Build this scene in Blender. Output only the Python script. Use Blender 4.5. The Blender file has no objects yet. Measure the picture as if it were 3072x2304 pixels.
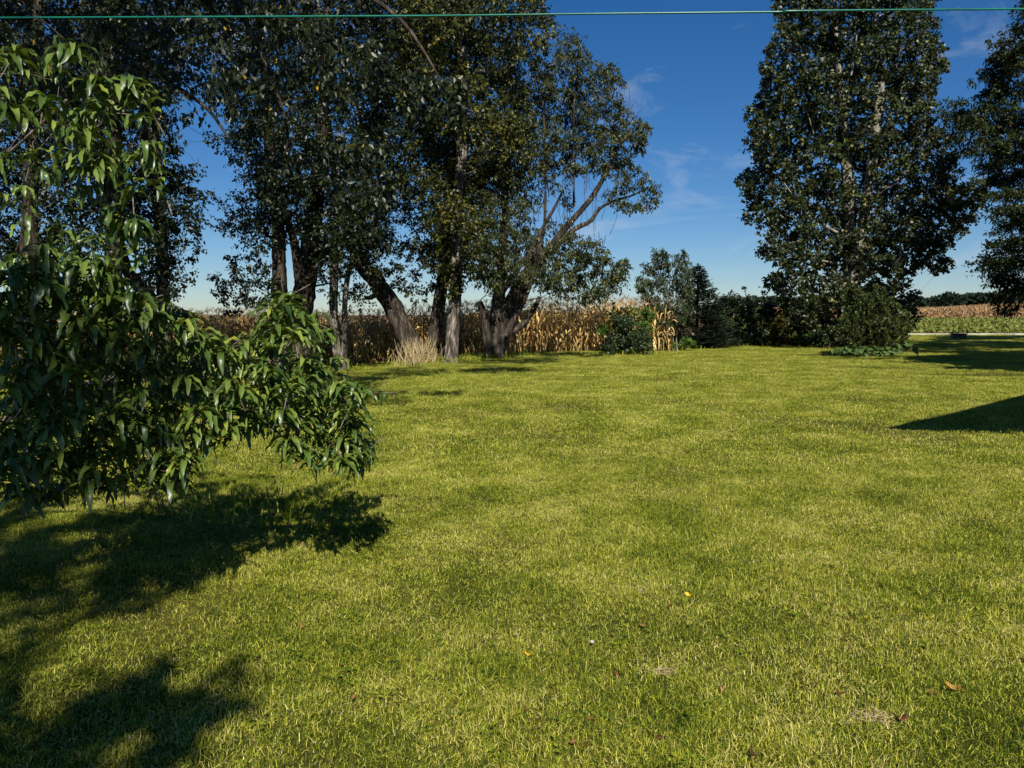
import bpy, math, random
import numpy as np
from mathutils import Matrix, Vector

R = math.radians
rng = np.random.default_rng(7)
random.seed(7)
scn = bpy.context.scene
C = scn.collection

# ------------------------------------------------------------------ camera, sky, sun, exposure
F = 2300.0                       # focal length in photo pixels (3072 wide)
EYE = 1.7
PITCH = math.atan((1152 - 950) / F)
cam_d = bpy.data.cameras.new('camera')
cam = bpy.data.objects.new('camera', cam_d)
C.objects.link(cam)
cam.location = (0, 0, EYE)
cam.rotation_euler = (math.pi / 2 - PITCH, 0, 0)
cam_d.sensor_width = 36.0
cam_d.lens = 36.0 * F / 3072
cam_d.clip_start = 0.05
cam_d.clip_end = 5000
scn.camera = cam

SUN_EL = 42.0
SUN_LX = -0.08                    # sideways travel of the light for each unit it travels forward
L_h = np.array([SUN_LX, 1.0]); L_h /= np.linalg.norm(L_h)
TAN_EL = math.tan(R(SUN_EL))
w = bpy.data.worlds.new('World'); scn.world = w
w.use_nodes = True
nt = w.node_tree; N = nt.nodes; LK = nt.links
for n in list(N): N.remove(n)
out = N.new('ShaderNodeOutputWorld'); bg = N.new('ShaderNodeBackground')
sky = N.new('ShaderNodeTexSky'); sky.sky_type = 'NISHITA'; sky.sun_disc = False
sky.sun_elevation = R(SUN_EL)
sky.sun_rotation = math.atan2(-L_h[0], -L_h[1])
sky.altitude = 300; sky.air_density = 1.0; sky.dust_density = 0.1; sky.ozone_density = 1.6
hs = N.new('ShaderNodeHueSaturation'); hs.inputs['Saturation'].default_value = 1.22; hs.inputs['Value'].default_value = 0.95
wb = N.new('ShaderNodeMix'); wb.data_type = 'RGBA'; wb.blend_type = 'MULTIPLY'; wb.inputs[0].default_value = 1.0
wb.inputs[7].default_value = (0.82, 0.965, 1.22, 1)        # cool white balance of the whole sky
LK.new(sky.outputs[0], wb.inputs[6]); LK.new(wb.outputs[2], hs.inputs['Color'])
tc = N.new('ShaderNodeTexCoord'); mp = N.new('ShaderNodeMapping')
mp.inputs['Scale'].default_value = (2.2, 2.2, 7.0); mp.inputs['Rotation'].default_value = (0.25, 0.35, 0.3)
nz = N.new('ShaderNodeTexNoise'); nz.inputs['Scale'].default_value = 2.1; nz.inputs['Detail'].default_value = 9
nz.inputs['Roughness'].default_value = 0.62; nz.inputs['Distortion'].default_value = 0.7
cr = N.new('ShaderNodeValToRGB'); cr.color_ramp.elements[0].position = 0.56; cr.color_ramp.elements[1].position = 0.86
cr.color_ramp.elements[0].color = (0, 0, 0, 1); cr.color_ramp.elements[1].color = (0.55, 0.55, 0.55, 1)
mx = N.new('ShaderNodeMix'); mx.data_type = 'RGBA'
mx.inputs[7].default_value = (9.0, 9.6, 10.5, 1)
LK.new(tc.outputs['Generated'], mp.inputs['Vector']); LK.new(mp.outputs[0], nz.inputs['Vector'])
LK.new(nz.outputs['Fac'], cr.inputs[0]); LK.new(cr.outputs[0], mx.inputs[0]); LK.new(hs.outputs[0], mx.inputs[6])
LK.new(mx.outputs[2], bg.inputs['Color']); bg.inputs['Strength'].default_value = 0.05
LK.new(bg.outputs[0], out.inputs['Surface'])

sun_d = bpy.data.lights.new('sun', 'SUN'); sun = bpy.data.objects.new('sun', sun_d); C.objects.link(sun)
sun_d.energy = 5.0; sun_d.angle = R(0.53); sun_d.color = (1.0, 0.945, 0.84)
LDIR = Vector((L_h[0], L_h[1], -TAN_EL)).normalized()
sun.rotation_euler = LDIR.to_track_quat('-Z', 'Y').to_euler()
sun.location = (-5, -40, 40)
scn.render.engine = 'CYCLES'
vs = scn.view_settings
vs.view_transform = 'Standard'; vs.look = 'None'; vs.exposure = 0.45; vs.gamma = 1.0
vs.use_curve_mapping = False
scn.cycles.max_bounces = 3; scn.cycles.diffuse_bounces = 1; scn.cycles.glossy_bounces = 1
scn.cycles.transmission_bounces = 2; scn.cycles.transparent_max_bounces = 4

# ------------------------------------------------------------------ helpers
def sstep(a, b, v):
    t = np.clip((np.asarray(v, float) - a) / (b - a), 0, 1)
    return t * t * (3 - 2 * t)

def terrain(x, y):
    x = np.asarray(x, float); y = np.asarray(y, float)
    z = -0.62 * sstep(1.5, -8, x) * sstep(10, 30, y)
    z = z + 0.05 * np.sin(x * 0.7 + 1.3) * np.sin(y * 0.45) * sstep(3, 14, y) * sstep(60, 45, y)
    yy = np.minimum(y, 330)
    z = z + np.where(y > 80, 0.012 * (yy - 80), 0)
    z = z + np.where(y > 150, (yy - 150) * 0.016, 0) * sstep(0.5, 0.7, x / np.maximum(y, 1))
    return z

def P(px, py, y):
    u = (px - 1536) / F; v = -(py - 1152) / F
    cp, sp = math.cos(PITCH), math.sin(PITCH)
    d = np.array([u, cp + v * sp, -sp + v * cp])
    s = y / d[1]
    return np.array([0, 0, EYE]) + d * s

def G(px, py):
    y = 8.0
    for _ in range(60):
        p = P(px, py, y)
        # slide along the ray until it meets the ground
        d = (p - np.array([0, 0, EYE])) / y
        y += 0.5 * (p[2] - terrain(p[0], p[1])) / max(0.02, -d[2])
        y = max(y, 0.5)
    p = P(px, py, y); p[2] = float(terrain(p[0], p[1]))
    return p

def GX(px, y, dz=0.0):
    p = P(px, 1000, y); p[2] = float(terrain(p[0], y)) + dz
    return p

def inpoly(pts, poly):
    pts = np.atleast_2d(pts); x = pts[:, 0]; y = pts[:, 1]
    c = np.zeros(len(pts), bool); n = len(poly)
    for i in range(n):
        x1, y1 = poly[i]; x2, y2 = poly[i - 1]
        cond = ((y1 > y) != (y2 > y))
        xi = (x2 - x1) * (y - y1) / ((y2 - y1) if y2 != y1 else 1e-9) + x1
        c ^= cond & (x < xi)
    return c

class MB:
    """collects faces as numpy blocks; build() links them as one mesh object"""
    def __init__(s): s.v = []; s.f = []; s.r = []; s.n = 0
    def add(s, verts, faces, rnd=0.5):
        verts = np.asarray(verts, float).reshape(-1, 3)
        rr = np.full(len(verts), rnd) if np.isscalar(rnd) else np.asarray(rnd, float)
        s.v.append(verts); s.r.append(rr)
        for fc in (faces if isinstance(faces, list) else [faces]):
            s.f.append(np.asarray(fc, np.int64) + s.n)
        s.n += len(verts)
    def tube(s, pts, rad, sides=6, rnd=0.5, cap=True):
        pts = np.asarray(pts, float); m = len(pts)
        rad = np.broadcast_to(np.asarray(rad, float), (m,))
        t = np.gradient(pts, axis=0); t /= np.linalg.norm(t, axis=1)[:, None] + 1e-9
        ref = np.array([0.0, 0, 1]) if abs(t[0][2]) < 0.8 else np.array([1.0, 0, 0])
        a = np.cross(t, ref); a /= np.linalg.norm(a, axis=1)[:, None] + 1e-9
        b = np.cross(t, a)
        ang = np.arange(sides) * 2 * math.pi / sides
        v = pts[:, None, :] + rad[:, None, None] * (np.cos(ang)[None, :, None] * a[:, None, :] + np.sin(ang)[None, :, None] * b[:, None, :])
        i = np.arange(m - 1)[:, None] * sides; j = np.arange(sides)[None, :]; k = (j + 1) % sides
        q = np.stack([i + j, i + k, i + sides + k, i + sides + j], -1).reshape(-1, 4)
        fs = [q]
        if cap: fs.append(np.array([[(m - 1) * sides + x for x in range(sides)]]))
        s.add(v.reshape(-1, 3), fs, rnd)
    def box(s, lo, hi, rnd=0.5):
        x0, y0, z0 = lo; x1, y1, z1 = hi
        v = [(x0, y0, z0), (x1, y0, z0), (x1, y1, z0), (x0, y1, z0), (x0, y0, z1), (x1, y0, z1), (x1, y1, z1), (x0, y1, z1)]
        s.add(v, np.array([(3, 2, 1, 0), (4, 5, 6, 7), (0, 1, 5, 4), (1, 2, 6, 5), (2, 3, 7, 6), (3, 0, 4, 7)]), rnd)
    def leaves(s, p, d, n, size, width, rnd, fold=0.25, cup=0.0):
        """diamond leaves: base p, axis d, normal n"""
        d = d / (np.linalg.norm(d, axis=1)[:, None] + 1e-9)
        sd = np.cross(d, n); sd /= np.linalg.norm(sd, axis=1)[:, None] + 1e-9
        nn = np.cross(sd, d)
        size = np.broadcast_to(size, (len(p),))[:, None]; wd = np.broadcast_to(width, (len(p),))[:, None]
        mid = p + d * size * 0.45
        v = np.stack([p, mid + sd * wd + nn * wd * fold, p + d * size - nn * size * cup, mid - sd * wd + nn * wd * fold], 1).reshape(-1, 3)
        b = np.arange(len(p))[:, None] * 4
        f = np.concatenate([b + np.array([[0, 1, 2]]), b + np.array([[0, 2, 3]])])
        s.add(v, f, np.repeat(rnd, 4))
    def mesh(s, name, mat, smooth=False):
        me = bpy.data.meshes.new(name)
        V = np.concatenate(s.v) if s.v else np.zeros((0, 3))
        me.vertices.add(len(V)); me.vertices.foreach_set('co', V.astype(np.float32).ravel())
        loops = np.concatenate([f.ravel() for f in s.f]); tot = np.concatenate([np.full(len(f), f.shape[1]) for f in s.f])
        start = np.concatenate([[0], np.cumsum(tot)[:-1]])
        me.loops.add(len(loops)); me.loops.foreach_set('vertex_index', loops.astype(np.int32))
        me.polygons.add(len(tot)); me.polygons.foreach_set('loop_start', start.astype(np.int32))
        at = me.attributes.new('rnd', 'FLOAT', 'POINT'); at.data.foreach_set('value', np.concatenate(s.r).astype(np.float32))
        if smooth: me.polygons.foreach_set('use_smooth', np.ones(len(tot), bool))
        me.update(calc_edges=True)
        if mat: me.materials.append(mat)
        return me
    def build(s, name, mat, parent=None, smooth=False):
        if parent is not None:
            off = np.array(parent.location)
            s.v = [x - off for x in s.v]
        return link(name, s.mesh(name, mat, smooth), parent)

def link(name, me, parent=None):
    o = bpy.data.objects.new(name, me); C.objects.link(o)
    if parent is not None: o.parent = parent
    return o

def tag(o, label=None, cat=None, group=None, kind=None):
    if label: o['label'] = label
    if cat: o['category'] = cat
    if group: o['group'] = group
    if kind: o['kind'] = kind
    return o

def empty(name, loc, label=None, cat=None, group=None):
    o = bpy.data.objects.new(name, None); C.objects.link(o); o.location = [float(x) for x in loc]
    o.empty_display_size = 0.2
    return tag(o, label, cat, group)

def spline(pts, n):
    """Catmull-Rom through control points"""
    p = np.asarray(pts, float); p = np.vstack([2 * p[0] - p[1], p, 2 * p[-1] - p[-2]])
    k = len(p) - 3; t = np.linspace(0, k - 1e-6, n); i = t.astype(int); u = (t - i)[:, None]
    a, b, c, d = p[i], p[i + 1], p[i + 2], p[i + 3]
    return 0.5 * (2 * b + (c - a) * u + (2 * a - 5 * b + 4 * c - d) * u * u + (3 * b - a - 3 * c + d) * u ** 3)

def unit(n):
    v = rng.normal(size=(n, 3)); return v / np.linalg.norm(v, axis=1)[:, None]

# ------------------------------------------------------------------ materials
def new_mat(name):
    m = bpy.data.materials.new(name); m.use_nodes = True
    for n in list(m.node_tree.nodes): m.node_tree.nodes.remove(n)
    return m, m.node_tree.nodes, m.node_tree.links

def ramp(N, stops):
    r = N.new('ShaderNodeValToRGB'); e = r.color_ramp.elements
    while len(e) > 1: e.remove(e[0])
    e[0].position = stops[0][0]; e[0].color = (*stops[0][1], 1)
    for p, c in stops[1:]:
        x = e.new(p); x.color = (*c, 1)
    return r

def leaf_mat(name, stops, rough=0.42, spec=0.5, trans=0.3, noise=0.5, amt=0.35, tint=(1.3, 1.25, 0.5)):
    m, N, L = new_mat(name)
    o = N.new('ShaderNodeOutputMaterial'); at = N.new('ShaderNodeAttribute'); at.attribute_name = 'rnd'
    geo = N.new('ShaderNodeNewGeometry'); nz = N.new('ShaderNodeTexNoise'); nz.inputs['Scale'].default_value = noise
    nz.inputs['Detail'].default_value = 5; nz.inputs['Roughness'].default_value = 0.62
    L.new(geo.outputs['Position'], nz.inputs['Vector'])
    ma = N.new('ShaderNodeMath'); ma.operation = 'MULTIPLY_ADD'; ma.inputs[1].default_value = amt; ma.inputs[2].default_value = -amt * 0.5
    L.new(nz.outputs['Fac'], ma.inputs[0])
    ad = N.new('ShaderNodeMath'); ad.operation = 'ADD'; ad.use_clamp = True
    L.new(ma.outputs[0], ad.inputs[0]); L.new(at.outputs['Fac'], ad.inputs[1])
    rp = ramp(N, stops); L.new(ad.outputs[0], rp.inputs[0])
    pb = N.new('ShaderNodeBsdfPrincipled'); pb.inputs['Roughness'].default_value = rough
    pb.inputs['Specular IOR Level'].default_value = spec
    L.new(rp.outputs[0], pb.inputs['Base Color'])
    tr = N.new('ShaderNodeBsdfTranslucent'); mu = N.new('ShaderNodeMix'); mu.data_type = 'RGBA'; mu.blend_type = 'MULTIPLY'
    mu.inputs[0].default_value = 1; mu.inputs[7].default_value = (*tint, 1)
    L.new(rp.outputs[0], mu.inputs[6]); L.new(mu.outputs[2], tr.inputs['Color'])
    mi = N.new('ShaderNodeMixShader'); mi.inputs[0].default_value = trans
    L.new(pb.outputs[0], mi.inputs[1]); L.new(tr.outputs[0], mi.inputs[2]); L.new(mi.outputs[0], o.inputs['Surface'])
    return m

def solid_mat(name, stops, scale=4, stretch=(1, 1, 1), rough=0.8, bump=0.0, spec=0.3, detail=6, dist=0.02):
    m, N, L = new_mat(name)
    o = N.new('ShaderNodeOutputMaterial'); pb = N.new('ShaderNodeBsdfPrincipled'); pb.inputs['Roughness'].default_value = rough
    pb.inputs['Specular IOR Level'].default_value = spec
    geo = N.new('ShaderNodeNewGeometry'); mp = N.new('ShaderNodeMapping'); mp.inputs['Scale'].default_value = stretch
    nz = N.new('ShaderNodeTexNoise'); nz.inputs['Scale'].default_value = scale; nz.inputs['Detail'].default_value = detail
    nz.inputs['Roughness'].default_value = 0.65
    L.new(geo.outputs['Position'], mp.inputs[0]); L.new(mp.outputs[0], nz.inputs['Vector'])
    rp = ramp(N, stops); L.new(nz.outputs['Fac'], rp.inputs[0]); L.new(rp.outputs[0], pb.inputs['Base Color'])
    if bump:
        b = N.new('ShaderNodeBump'); b.inputs['Strength'].default_value = bump; b.inputs['Distance'].default_value = dist
        L.new(nz.outputs['Fac'], b.inputs['Height']); L.new(b.outputs[0], pb.inputs['Normal'])
    L.new(pb.outputs[0], o.inputs['Surface'])
    return m

M = {}
M['bark'] = solid_mat('bark', [(0.32, (0.010, 0.008, 0.006)), (0.52, (0.048, 0.038, 0.028)), (0.70, (0.17, 0.14, 0.11))], 9, (1, 1, 0.16), 0.9, 1.0, 0.15, dist=0.05)
M['pale_bark'] = solid_mat('pale_bark', [(0.36, (0.016, 0.013, 0.010)), (0.53, (0.12, 0.10, 0.08)), (0.68, (0.44, 0.39, 0.33))], 8, (1, 1, 0.2), 0.9, 1.0, 0.15, dist=0.05)
M['grey_bark'] = solid_mat('grey_bark', [(0.35, (0.06, 0.055, 0.045)), (0.6, (0.3, 0.27, 0.22))], 7, (1, 1, 0.4), 0.8, 0.5, 0.2)
M['twig'] = solid_mat('twig', [(0.35, (0.05, 0.035, 0.022)), (0.65, (0.2, 0.14, 0.09))], 20, (1, 1, 1), 0.7, 0.2)
M['peach_wood'] = solid_mat('peach_wood', [(0.35, (0.05, 0.038, 0.03)), (0.65, (0.26, 0.21, 0.17))], 14, (1, 1, 1), 0.7, 0.3)
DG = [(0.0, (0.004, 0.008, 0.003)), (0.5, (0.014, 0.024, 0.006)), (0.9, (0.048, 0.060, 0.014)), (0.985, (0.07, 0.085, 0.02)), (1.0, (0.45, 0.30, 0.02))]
M['leaf_dark'] = leaf_mat('leaf_dark', DG, 0.42, 0.4, 0.22)  # dark green deepened further to stand in for shade on the left crowns
M['leaf_olive'] = leaf_mat('leaf_olive', [(0.0, (0.008, 0.014, 0.004)), (0.45, (0.040, 0.052, 0.010)), (0.8, (0.14, 0.135, 0.024)), (1.0, (0.34, 0.27, 0.05))], 0.45, 0.35, 0.25, 0.35, 0.5)
M['leaf_willow'] = leaf_mat('leaf_willow', [(0.0, (0.010, 0.017, 0.005)), (0.5, (0.045, 0.057, 0.014)), (1.0, (0.17, 0.17, 0.045))], 0.45, 0.35, 0.25)
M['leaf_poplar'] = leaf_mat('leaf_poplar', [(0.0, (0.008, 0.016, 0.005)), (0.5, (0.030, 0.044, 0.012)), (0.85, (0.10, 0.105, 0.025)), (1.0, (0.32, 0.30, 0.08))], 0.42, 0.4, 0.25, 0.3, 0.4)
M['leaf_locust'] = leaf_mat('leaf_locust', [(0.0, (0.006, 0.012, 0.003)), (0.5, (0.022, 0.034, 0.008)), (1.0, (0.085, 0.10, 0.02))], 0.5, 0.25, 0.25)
M['leaf_peach'] = leaf_mat('leaf_peach', [(0.0, (0.022, 0.05, 0.008)), (0.5, (0.085, 0.14, 0.022)), (0.9, (0.19, 0.25, 0.045)), (1.0, (0.26, 0.28, 0.03))], 0.37, 0.5, 0.2, 3.0, 0.3)
M['leaf_shrub'] = leaf_mat('leaf_shrub', [(0.0, (0.010, 0.019, 0.008)), (0.6, (0.042, 0.066, 0.022)), (1.0, (0.12, 0.14, 0.04))], 0.45, 0.4, 0.2)
M['leaf_bright'] = leaf_mat('leaf_bright', [(0.0, (0.03, 0.07, 0.012)), (0.6, (0.08, 0.15, 0.022)), (1.0, (0.2, 0.26, 0.04))], 0.5, 0.3, 0.3)
M['leaf_yellowing'] = leaf_mat('leaf_yellowing', [(0.0, (0.03, 0.045, 0.01)), (0.55, (0.10, 0.10, 0.02)), (1.0, (0.32, 0.22, 0.03))], 0.5, 0.3, 0.3)
M['needles'] = leaf_mat('needles', [(0.0, (0.010, 0.017, 0.010)), (0.6, (0.028, 0.042, 0.024)), (1.0, (0.065, 0.08, 0.042))], 0.5, 0.35, 0.12)
M['yew'] = leaf_mat('yew', [(0.0, (0.010, 0.018, 0.005)), (0.6, (0.055, 0.075, 0.018)), (1.0, (0.20, 0.21, 0.06))], 0.45, 0.35, 0.18)
M['hosta'] = leaf_mat('hosta', [(0.0, (0.014, 0.034, 0.010)), (0.6, (0.05, 0.095, 0.025)), (1.0, (0.13, 0.19, 0.05))], 0.45, 0.3, 0.2)
M['corn_leaf'] = leaf_mat('corn_leaf', [(0.0, (0.12, 0.055, 0.012)), (0.35, (0.42, 0.25, 0.07)), (0.7, (0.66, 0.47, 0.17)), (1.0, (0.82, 0.66, 0.33))], 0.6, 0.3, 0.25, 1.0, 0.3, (1.2, 0.95, 0.6))
M['corn_stalk'] = leaf_mat('corn_stalk', [(0.0, (0.24, 0.13, 0.04)), (1.0, (0.52, 0.33, 0.12))], 0.6, 0.3, 0.0, 1.0, 0.5)
M['corn_far'] = leaf_mat('corn_far', [(0.0, (0.14, 0.075, 0.035)), (0.5, (0.33, 0.20, 0.095)), (1.0, (0.52, 0.36, 0.19))], 0.8, 0.1, 0.1, 0.08, 0.4, (1.2, 1, .7))
M['soy'] = leaf_mat('soy', [(0.0, (0.05, 0.08, 0.015)), (0.5, (0.15, 0.18, 0.035)), (1.0, (0.30, 0.29, 0.06))], 0.6, 0.2, 0.2, 0.12, 0.5)
M['grass'] = leaf_mat('grass', [(0.0, (0.022, 0.048, 0.004)), (0.28, (0.10, 0.15, 0.008)), (0.56, (0.31, 0.345, 0.022)), (0.84, (0.58, 0.55, 0.07)), (1.0, (0.80, 0.67, 0.25))], 0.55, 0.25, 0.2, 1.2, 1.25, (1.15, 1.15, 0.35))
M['ivy'] = leaf_mat('ivy', [(0.0, (0.05, 0.10, 0.012)), (1.0, (0.17, 0.23, 0.03))], 0.5, 0.3, 0.3)
M['dead_leaf'] = leaf_mat('dead_leaf', [(0.0, (0.06, 0.022, 0.010)), (0.5, (0.17, 0.062, 0.024)), (0.8, (0.32, 0.16, 0.06)), (1.0, (0.72, 0.46, 0.03))], 0.6, 0.3, 0.15, 10, 0.1)
M['straw'] = leaf_mat('straw', [(0.0, (0.30, 0.20, 0.09)), (1.0, (0.72, 0.58, 0.32))], 0.7, 0.2, 0.1)
M['gravel'] = solid_mat('gravel', [(0.3, (0.45, 0.42, 0.36)), (0.7, (0.80, 0.76, 0.68))], 3, (1, 1, 1), 0.9, 0.3)
M['far_wood'] = leaf_mat('far_wood', [(0.0, (0.010, 0.018, 0.012)), (0.6, (0.026, 0.040, 0.024)), (1.0, (0.06, 0.08, 0.04))], 0.8, 0.1, 0.1, 0.05, 0.5)
M['green_plastic'] = solid_mat('green_plastic', [(0.3, (0.0, 0.085, 0.06)), (0.7, (0.004, 0.18, 0.125))], 5, (1, 1, 1), 0.32, 0.1, 0.6)
M['galvanised'] = solid_mat('galvanised', [(0.3, (0.3, 0.3, 0.3)), (0.7, (0.5, 0.5, 0.5))], 8, (1, 1, 1), 0.5)
M['shade_dark_metal'] = solid_mat('shade_dark_metal', [(0.3, (0.015, 0.015, 0.014)), (0.7, (0.04, 0.038, 0.035))], 12, (1, 1, 1), 0.6, 0.2)  # metal darkened further: the shade on the box is put into its colour
M['shingle'] = solid_mat('shingle', [(0.3, (0.05, 0.045, 0.04)), (0.7, (0.12, 0.11, 0.1))], 20, (1, 1, 1), 0.9, 0.3)
M['timber'] = solid_mat('timber', [(0.3, (0.2, 0.14, 0.08)), (0.7, (0.36, 0.27, 0.17))], 6, (1, 1, 0.1), 0.8, 0.2)
M['stone'] = solid_mat('stone', [(0.3, (0.28, 0.26, 0.22)), (0.7, (0.5, 0.47, 0.42))], 30, (1, 1, 1), 0.8, 0.3)

def ground_material():
    m, N, L = new_mat('lawn_soil')
    o = N.new('ShaderNodeOutputMaterial'); pb = N.new('ShaderNodeBsdfPrincipled'); pb.inputs['Roughness'].default_value = 0.95
    pb.inputs['Specular IOR Level'].default_value = 0.1
    geo = N.new('ShaderNodeNewGeometry')
    n1 = N.new('ShaderNodeTexNoise'); n1.inputs['Scale'].default_value = 0.55; n1.inputs['Detail'].default_value = 5
    n2 = N.new('ShaderNodeTexNoise'); n2.inputs['Scale'].default_value = 38; n2.inputs['Detail'].default_value = 4
    L.new(geo.outputs['Position'], n1.inputs['Vector']); L.new(geo.outputs['Position'], n2.inputs['Vector'])
    r1 = ramp(N, [(0.3, (0.03, 0.042, 0.005)), (0.55, (0.07, 0.072, 0.012)), (0.75, (0.14, 0.115, 0.03))]); L.new(n1.outputs['Fac'], r1.inputs[0])
    r2 = ramp(N, [(0.3, (0.35, 0.35, 0.35)), (0.7, (1.3, 1.25, 1.1))]); L.new(n2.outputs['Fac'], r2.inputs[0])
    mu = N.new('ShaderNodeMix'); mu.data_type = 'RGBA'; mu.blend_type = 'MULTIPLY'; mu.inputs[0].default_value = 1
    L.new(r1.outputs[0], mu.inputs[6]); L.new(r2.outputs[0], mu.inputs[7])
    # field soil beyond the road and under the standing corn
    sp = N.new('ShaderNodeSeparateXYZ'); L.new(geo.outputs['Position'], sp.inputs[0])
    gt = N.new('ShaderNodeMath'); gt.operation = 'GREATER_THAN'; gt.inputs[1].default_value = 78; L.new(sp.outputs['Y'], gt.inputs[0])
    m2 = N.new('ShaderNodeMix'); m2.data_type = 'RGBA'; L.new(gt.outputs[0], m2.inputs[0]); L.new(mu.outputs[2], m2.inputs[6])
    m2.inputs[7].default_value = (0.16, 0.105, 0.055, 1)
    L.new(m2.outputs[2], pb.inputs['Base Color'])
    b = N.new('ShaderNodeBump'); b.inputs['Strength'].default_value = 0.6; b.inputs['Distance'].default_value = 0.03
    L.new(n2.outputs['Fac'], b.inputs['Height']); L.new(b.outputs[0], pb.inputs['Normal'])
    L.new(pb.outputs[0], o.inputs['Surface'])
    return m

# ------------------------------------------------------------------ ground, road
def grid_axis(lo, hi, n, dense):
    t = np.linspace(-1, 1, n); s = np.sinh(t * dense) / math.sinh(dense)
    return np.where(s < 0, -s * lo, s * hi)
gx = grid_axis(-1500, 1500, 141, 5.0); gy = np.concatenate([np.linspace(-60, 0, 12), np.linspace(1, 80, 80), np.linspace(84, 160, 20), np.linspace(170, 340, 20), np.geomspace(360, 3500, 14)])
X, Y = np.meshgrid(gx, gy); Z = terrain(X, Y)
mb = MB(); nx, ny = len(gx), len(gy)
idx = np.arange(nx * ny).reshape(ny, nx)
mb.add(np.stack([X, Y, Z], -1), np.stack([idx[:-1, :-1], idx[:-1, 1:], idx[1:, 1:], idx[1:, :-1]], -1).reshape(-1, 4))
tag(mb.build('ground', ground_material(), smooth=True), kind='structure')

mb = MB(); xs = np.linspace(-150, 260, 120)
y0 = 72.0 + 0.03 * (xs - 37)
rows = [(0.0, -0.02), (0.25, 0.05), (1.7, 0.09), (3.2, 0.05), (3.5, -0.02)]
v = np.concatenate([np.stack([xs, y0 + dy, terrain(xs, y0 + dy) + dz], -1) for dy, dz in rows])
k = len(xs); q = np.concatenate([np.stack([r * k + np.arange(k - 1), r * k + np.arange(1, k), (r + 1) * k + np.arange(1, k), (r + 1) * k + np.arange(k - 1)], -1) for r in range(4)])
mb.add(v, q); tag(mb.build('gravel_road', M['gravel'], smooth=True), kind='structure')

# ------------------------------------------------------------------ generic woody growth
def grow(stem_pts, stem_rad, targets, bend=0.25, rscale=1.0, maxlen=99):
    """joins every target to the nearest wood below it; later targets may grow from earlier limbs"""
    pool = [np.asarray(stem_pts, float)]; prad = [np.asarray(stem_rad, float)]
    T = np.asarray(targets, float)
    d0 = np.min(np.linalg.norm(T[:, None, :] - pool[0][None, ::2, :], axis=2), axis=1)
    limbs = []
    for i in np.argsort(d0):
        c = T[i]; S = np.concatenate(pool); SR = np.concatenate(prad)
        hd = np.linalg.norm((S - c)[:, :2], axis=1)
        cost = np.linalg.norm(S - c, axis=1) + 2.5 * np.maximum(0, S[:, 2] - (c[2] - 0.3 * hd))
        j = int(np.argmin(cost)); s = S[j]; ln = np.linalg.norm(c - s)
        if ln < 1e-3: continue
        mid = (s + c) / 2 + np.array([0, 0, bend * 0.5 * np.hypot(*(c - s)[:2])]) + rng.normal(size=3) * 0.06 * ln
        m = 7; t = np.linspace(0, 1, m)[:, None]
        pts = (1 - t) ** 2 * s + 2 * t * (1 - t) * mid + t * t * c
        pts[1:-1] += rng.normal(size=(m - 2, 3)) * 0.025 * ln
        r0 = min(SR[j] * 0.75, (0.012 + 0.016 * ln) * rscale); rr = np.linspace(r0, max(0.25 * r0, 0.006 * rscale), m)
        limbs.append((pts, rr)); pool.append(pts[2:]); prad.append(rr[2:])
    return limbs

def spray(mbl, mbt, c, rad, ntw, nlf, size, width, droop=0.5, twig=0.35, aim=None, tr=0.006, yellow=0.0, flat=0.0, out_bias=0.35):
    """one clump: twigs run from its heart to its rim and carry the leaves"""
    rad = np.asarray(rad, float) * np.exp(rng.normal(0, 0.24, 3))
    u = unit(ntw); rr = rng.uniform(0.45, 1.0, ntw) ** 0.6
    e = c + u * rr[:, None] * rad
    s = c + u * (rr * rng.uniform(0.0, 0.35, ntw))[:, None] * rad + rng.normal(size=(ntw, 3)) * rad * 0.12
    e[:, 2] -= droop * 0.3 * rad.mean() * rng.uniform(0, 1, ntw)
    t = rng.uniform(0.25, 1.02, (ntw, nlf)); t.sort(axis=1)
    arch = (4 * t * (1 - t))[..., None] * np.array([0, 0, 0.10 * rad.mean()])
    p = s[:, None, :] * (1 - t[..., None]) + e[:, None, :] * t[..., None] + arch
    p = p.reshape(-1, 3) + rng.normal(size=(ntw * nlf, 3)) * size * 0.35
    ax = np.repeat((e - s) / (np.linalg.norm(e - s, axis=1)[:, None] + 1e-9), nlf, axis=0)
    n = len(p)
    d = out_bias * ax + unit(n) * 0.75 + np.array([0, 0, -droop])
    nr = unit(n) + np.array([0, -0.25, 0.55])
    sz = size * rng.uniform(0.65, 1.2, n)
    base = np.repeat(rng.normal(0.42, 0.13, ntw), nlf)
    rnd = np.clip(base + rng.normal(0, 0.2, n), 0, 0.97)
    if yellow: rnd = np.where(rng.random(n) < yellow, 1.0, rnd)
    mbl.leaves(p, d, nr, sz, sz * width, rnd)
    k = int(ntw * twig)
    for i in range(k):
        m = (s[i] + e[i]) / 2 + np.array([0, 0, 0.10 * rad.mean()])
        mbt.tube([s[i], m, e[i]], [tr, tr * 0.8, tr * 0.4], 3, cap=False)

def poly_points(poly, spacing, tries=4000, shrink=0.0, holes=()):
    poly = np.asarray(poly, float); lo = poly.min(0); hi = poly.max(0); kept = []
    cand = rng.uniform(lo, hi, (tries, 2))
    ok = inpoly(cand, poly)
    for a in range(0, 360, 60):
        if shrink: ok &= inpoly(cand + shrink * np.array([math.cos(R(a)), math.sin(R(a))]), poly)
    for h in holes: ok &= ~inpoly(cand, h)
    for q in cand[ok]:
        if all((q[0] - k_[0]) ** 2 + (q[1] - k_[1]) ** 2 > spacing ** 2 for k_ in kept): kept.append(q)
    return kept

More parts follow.
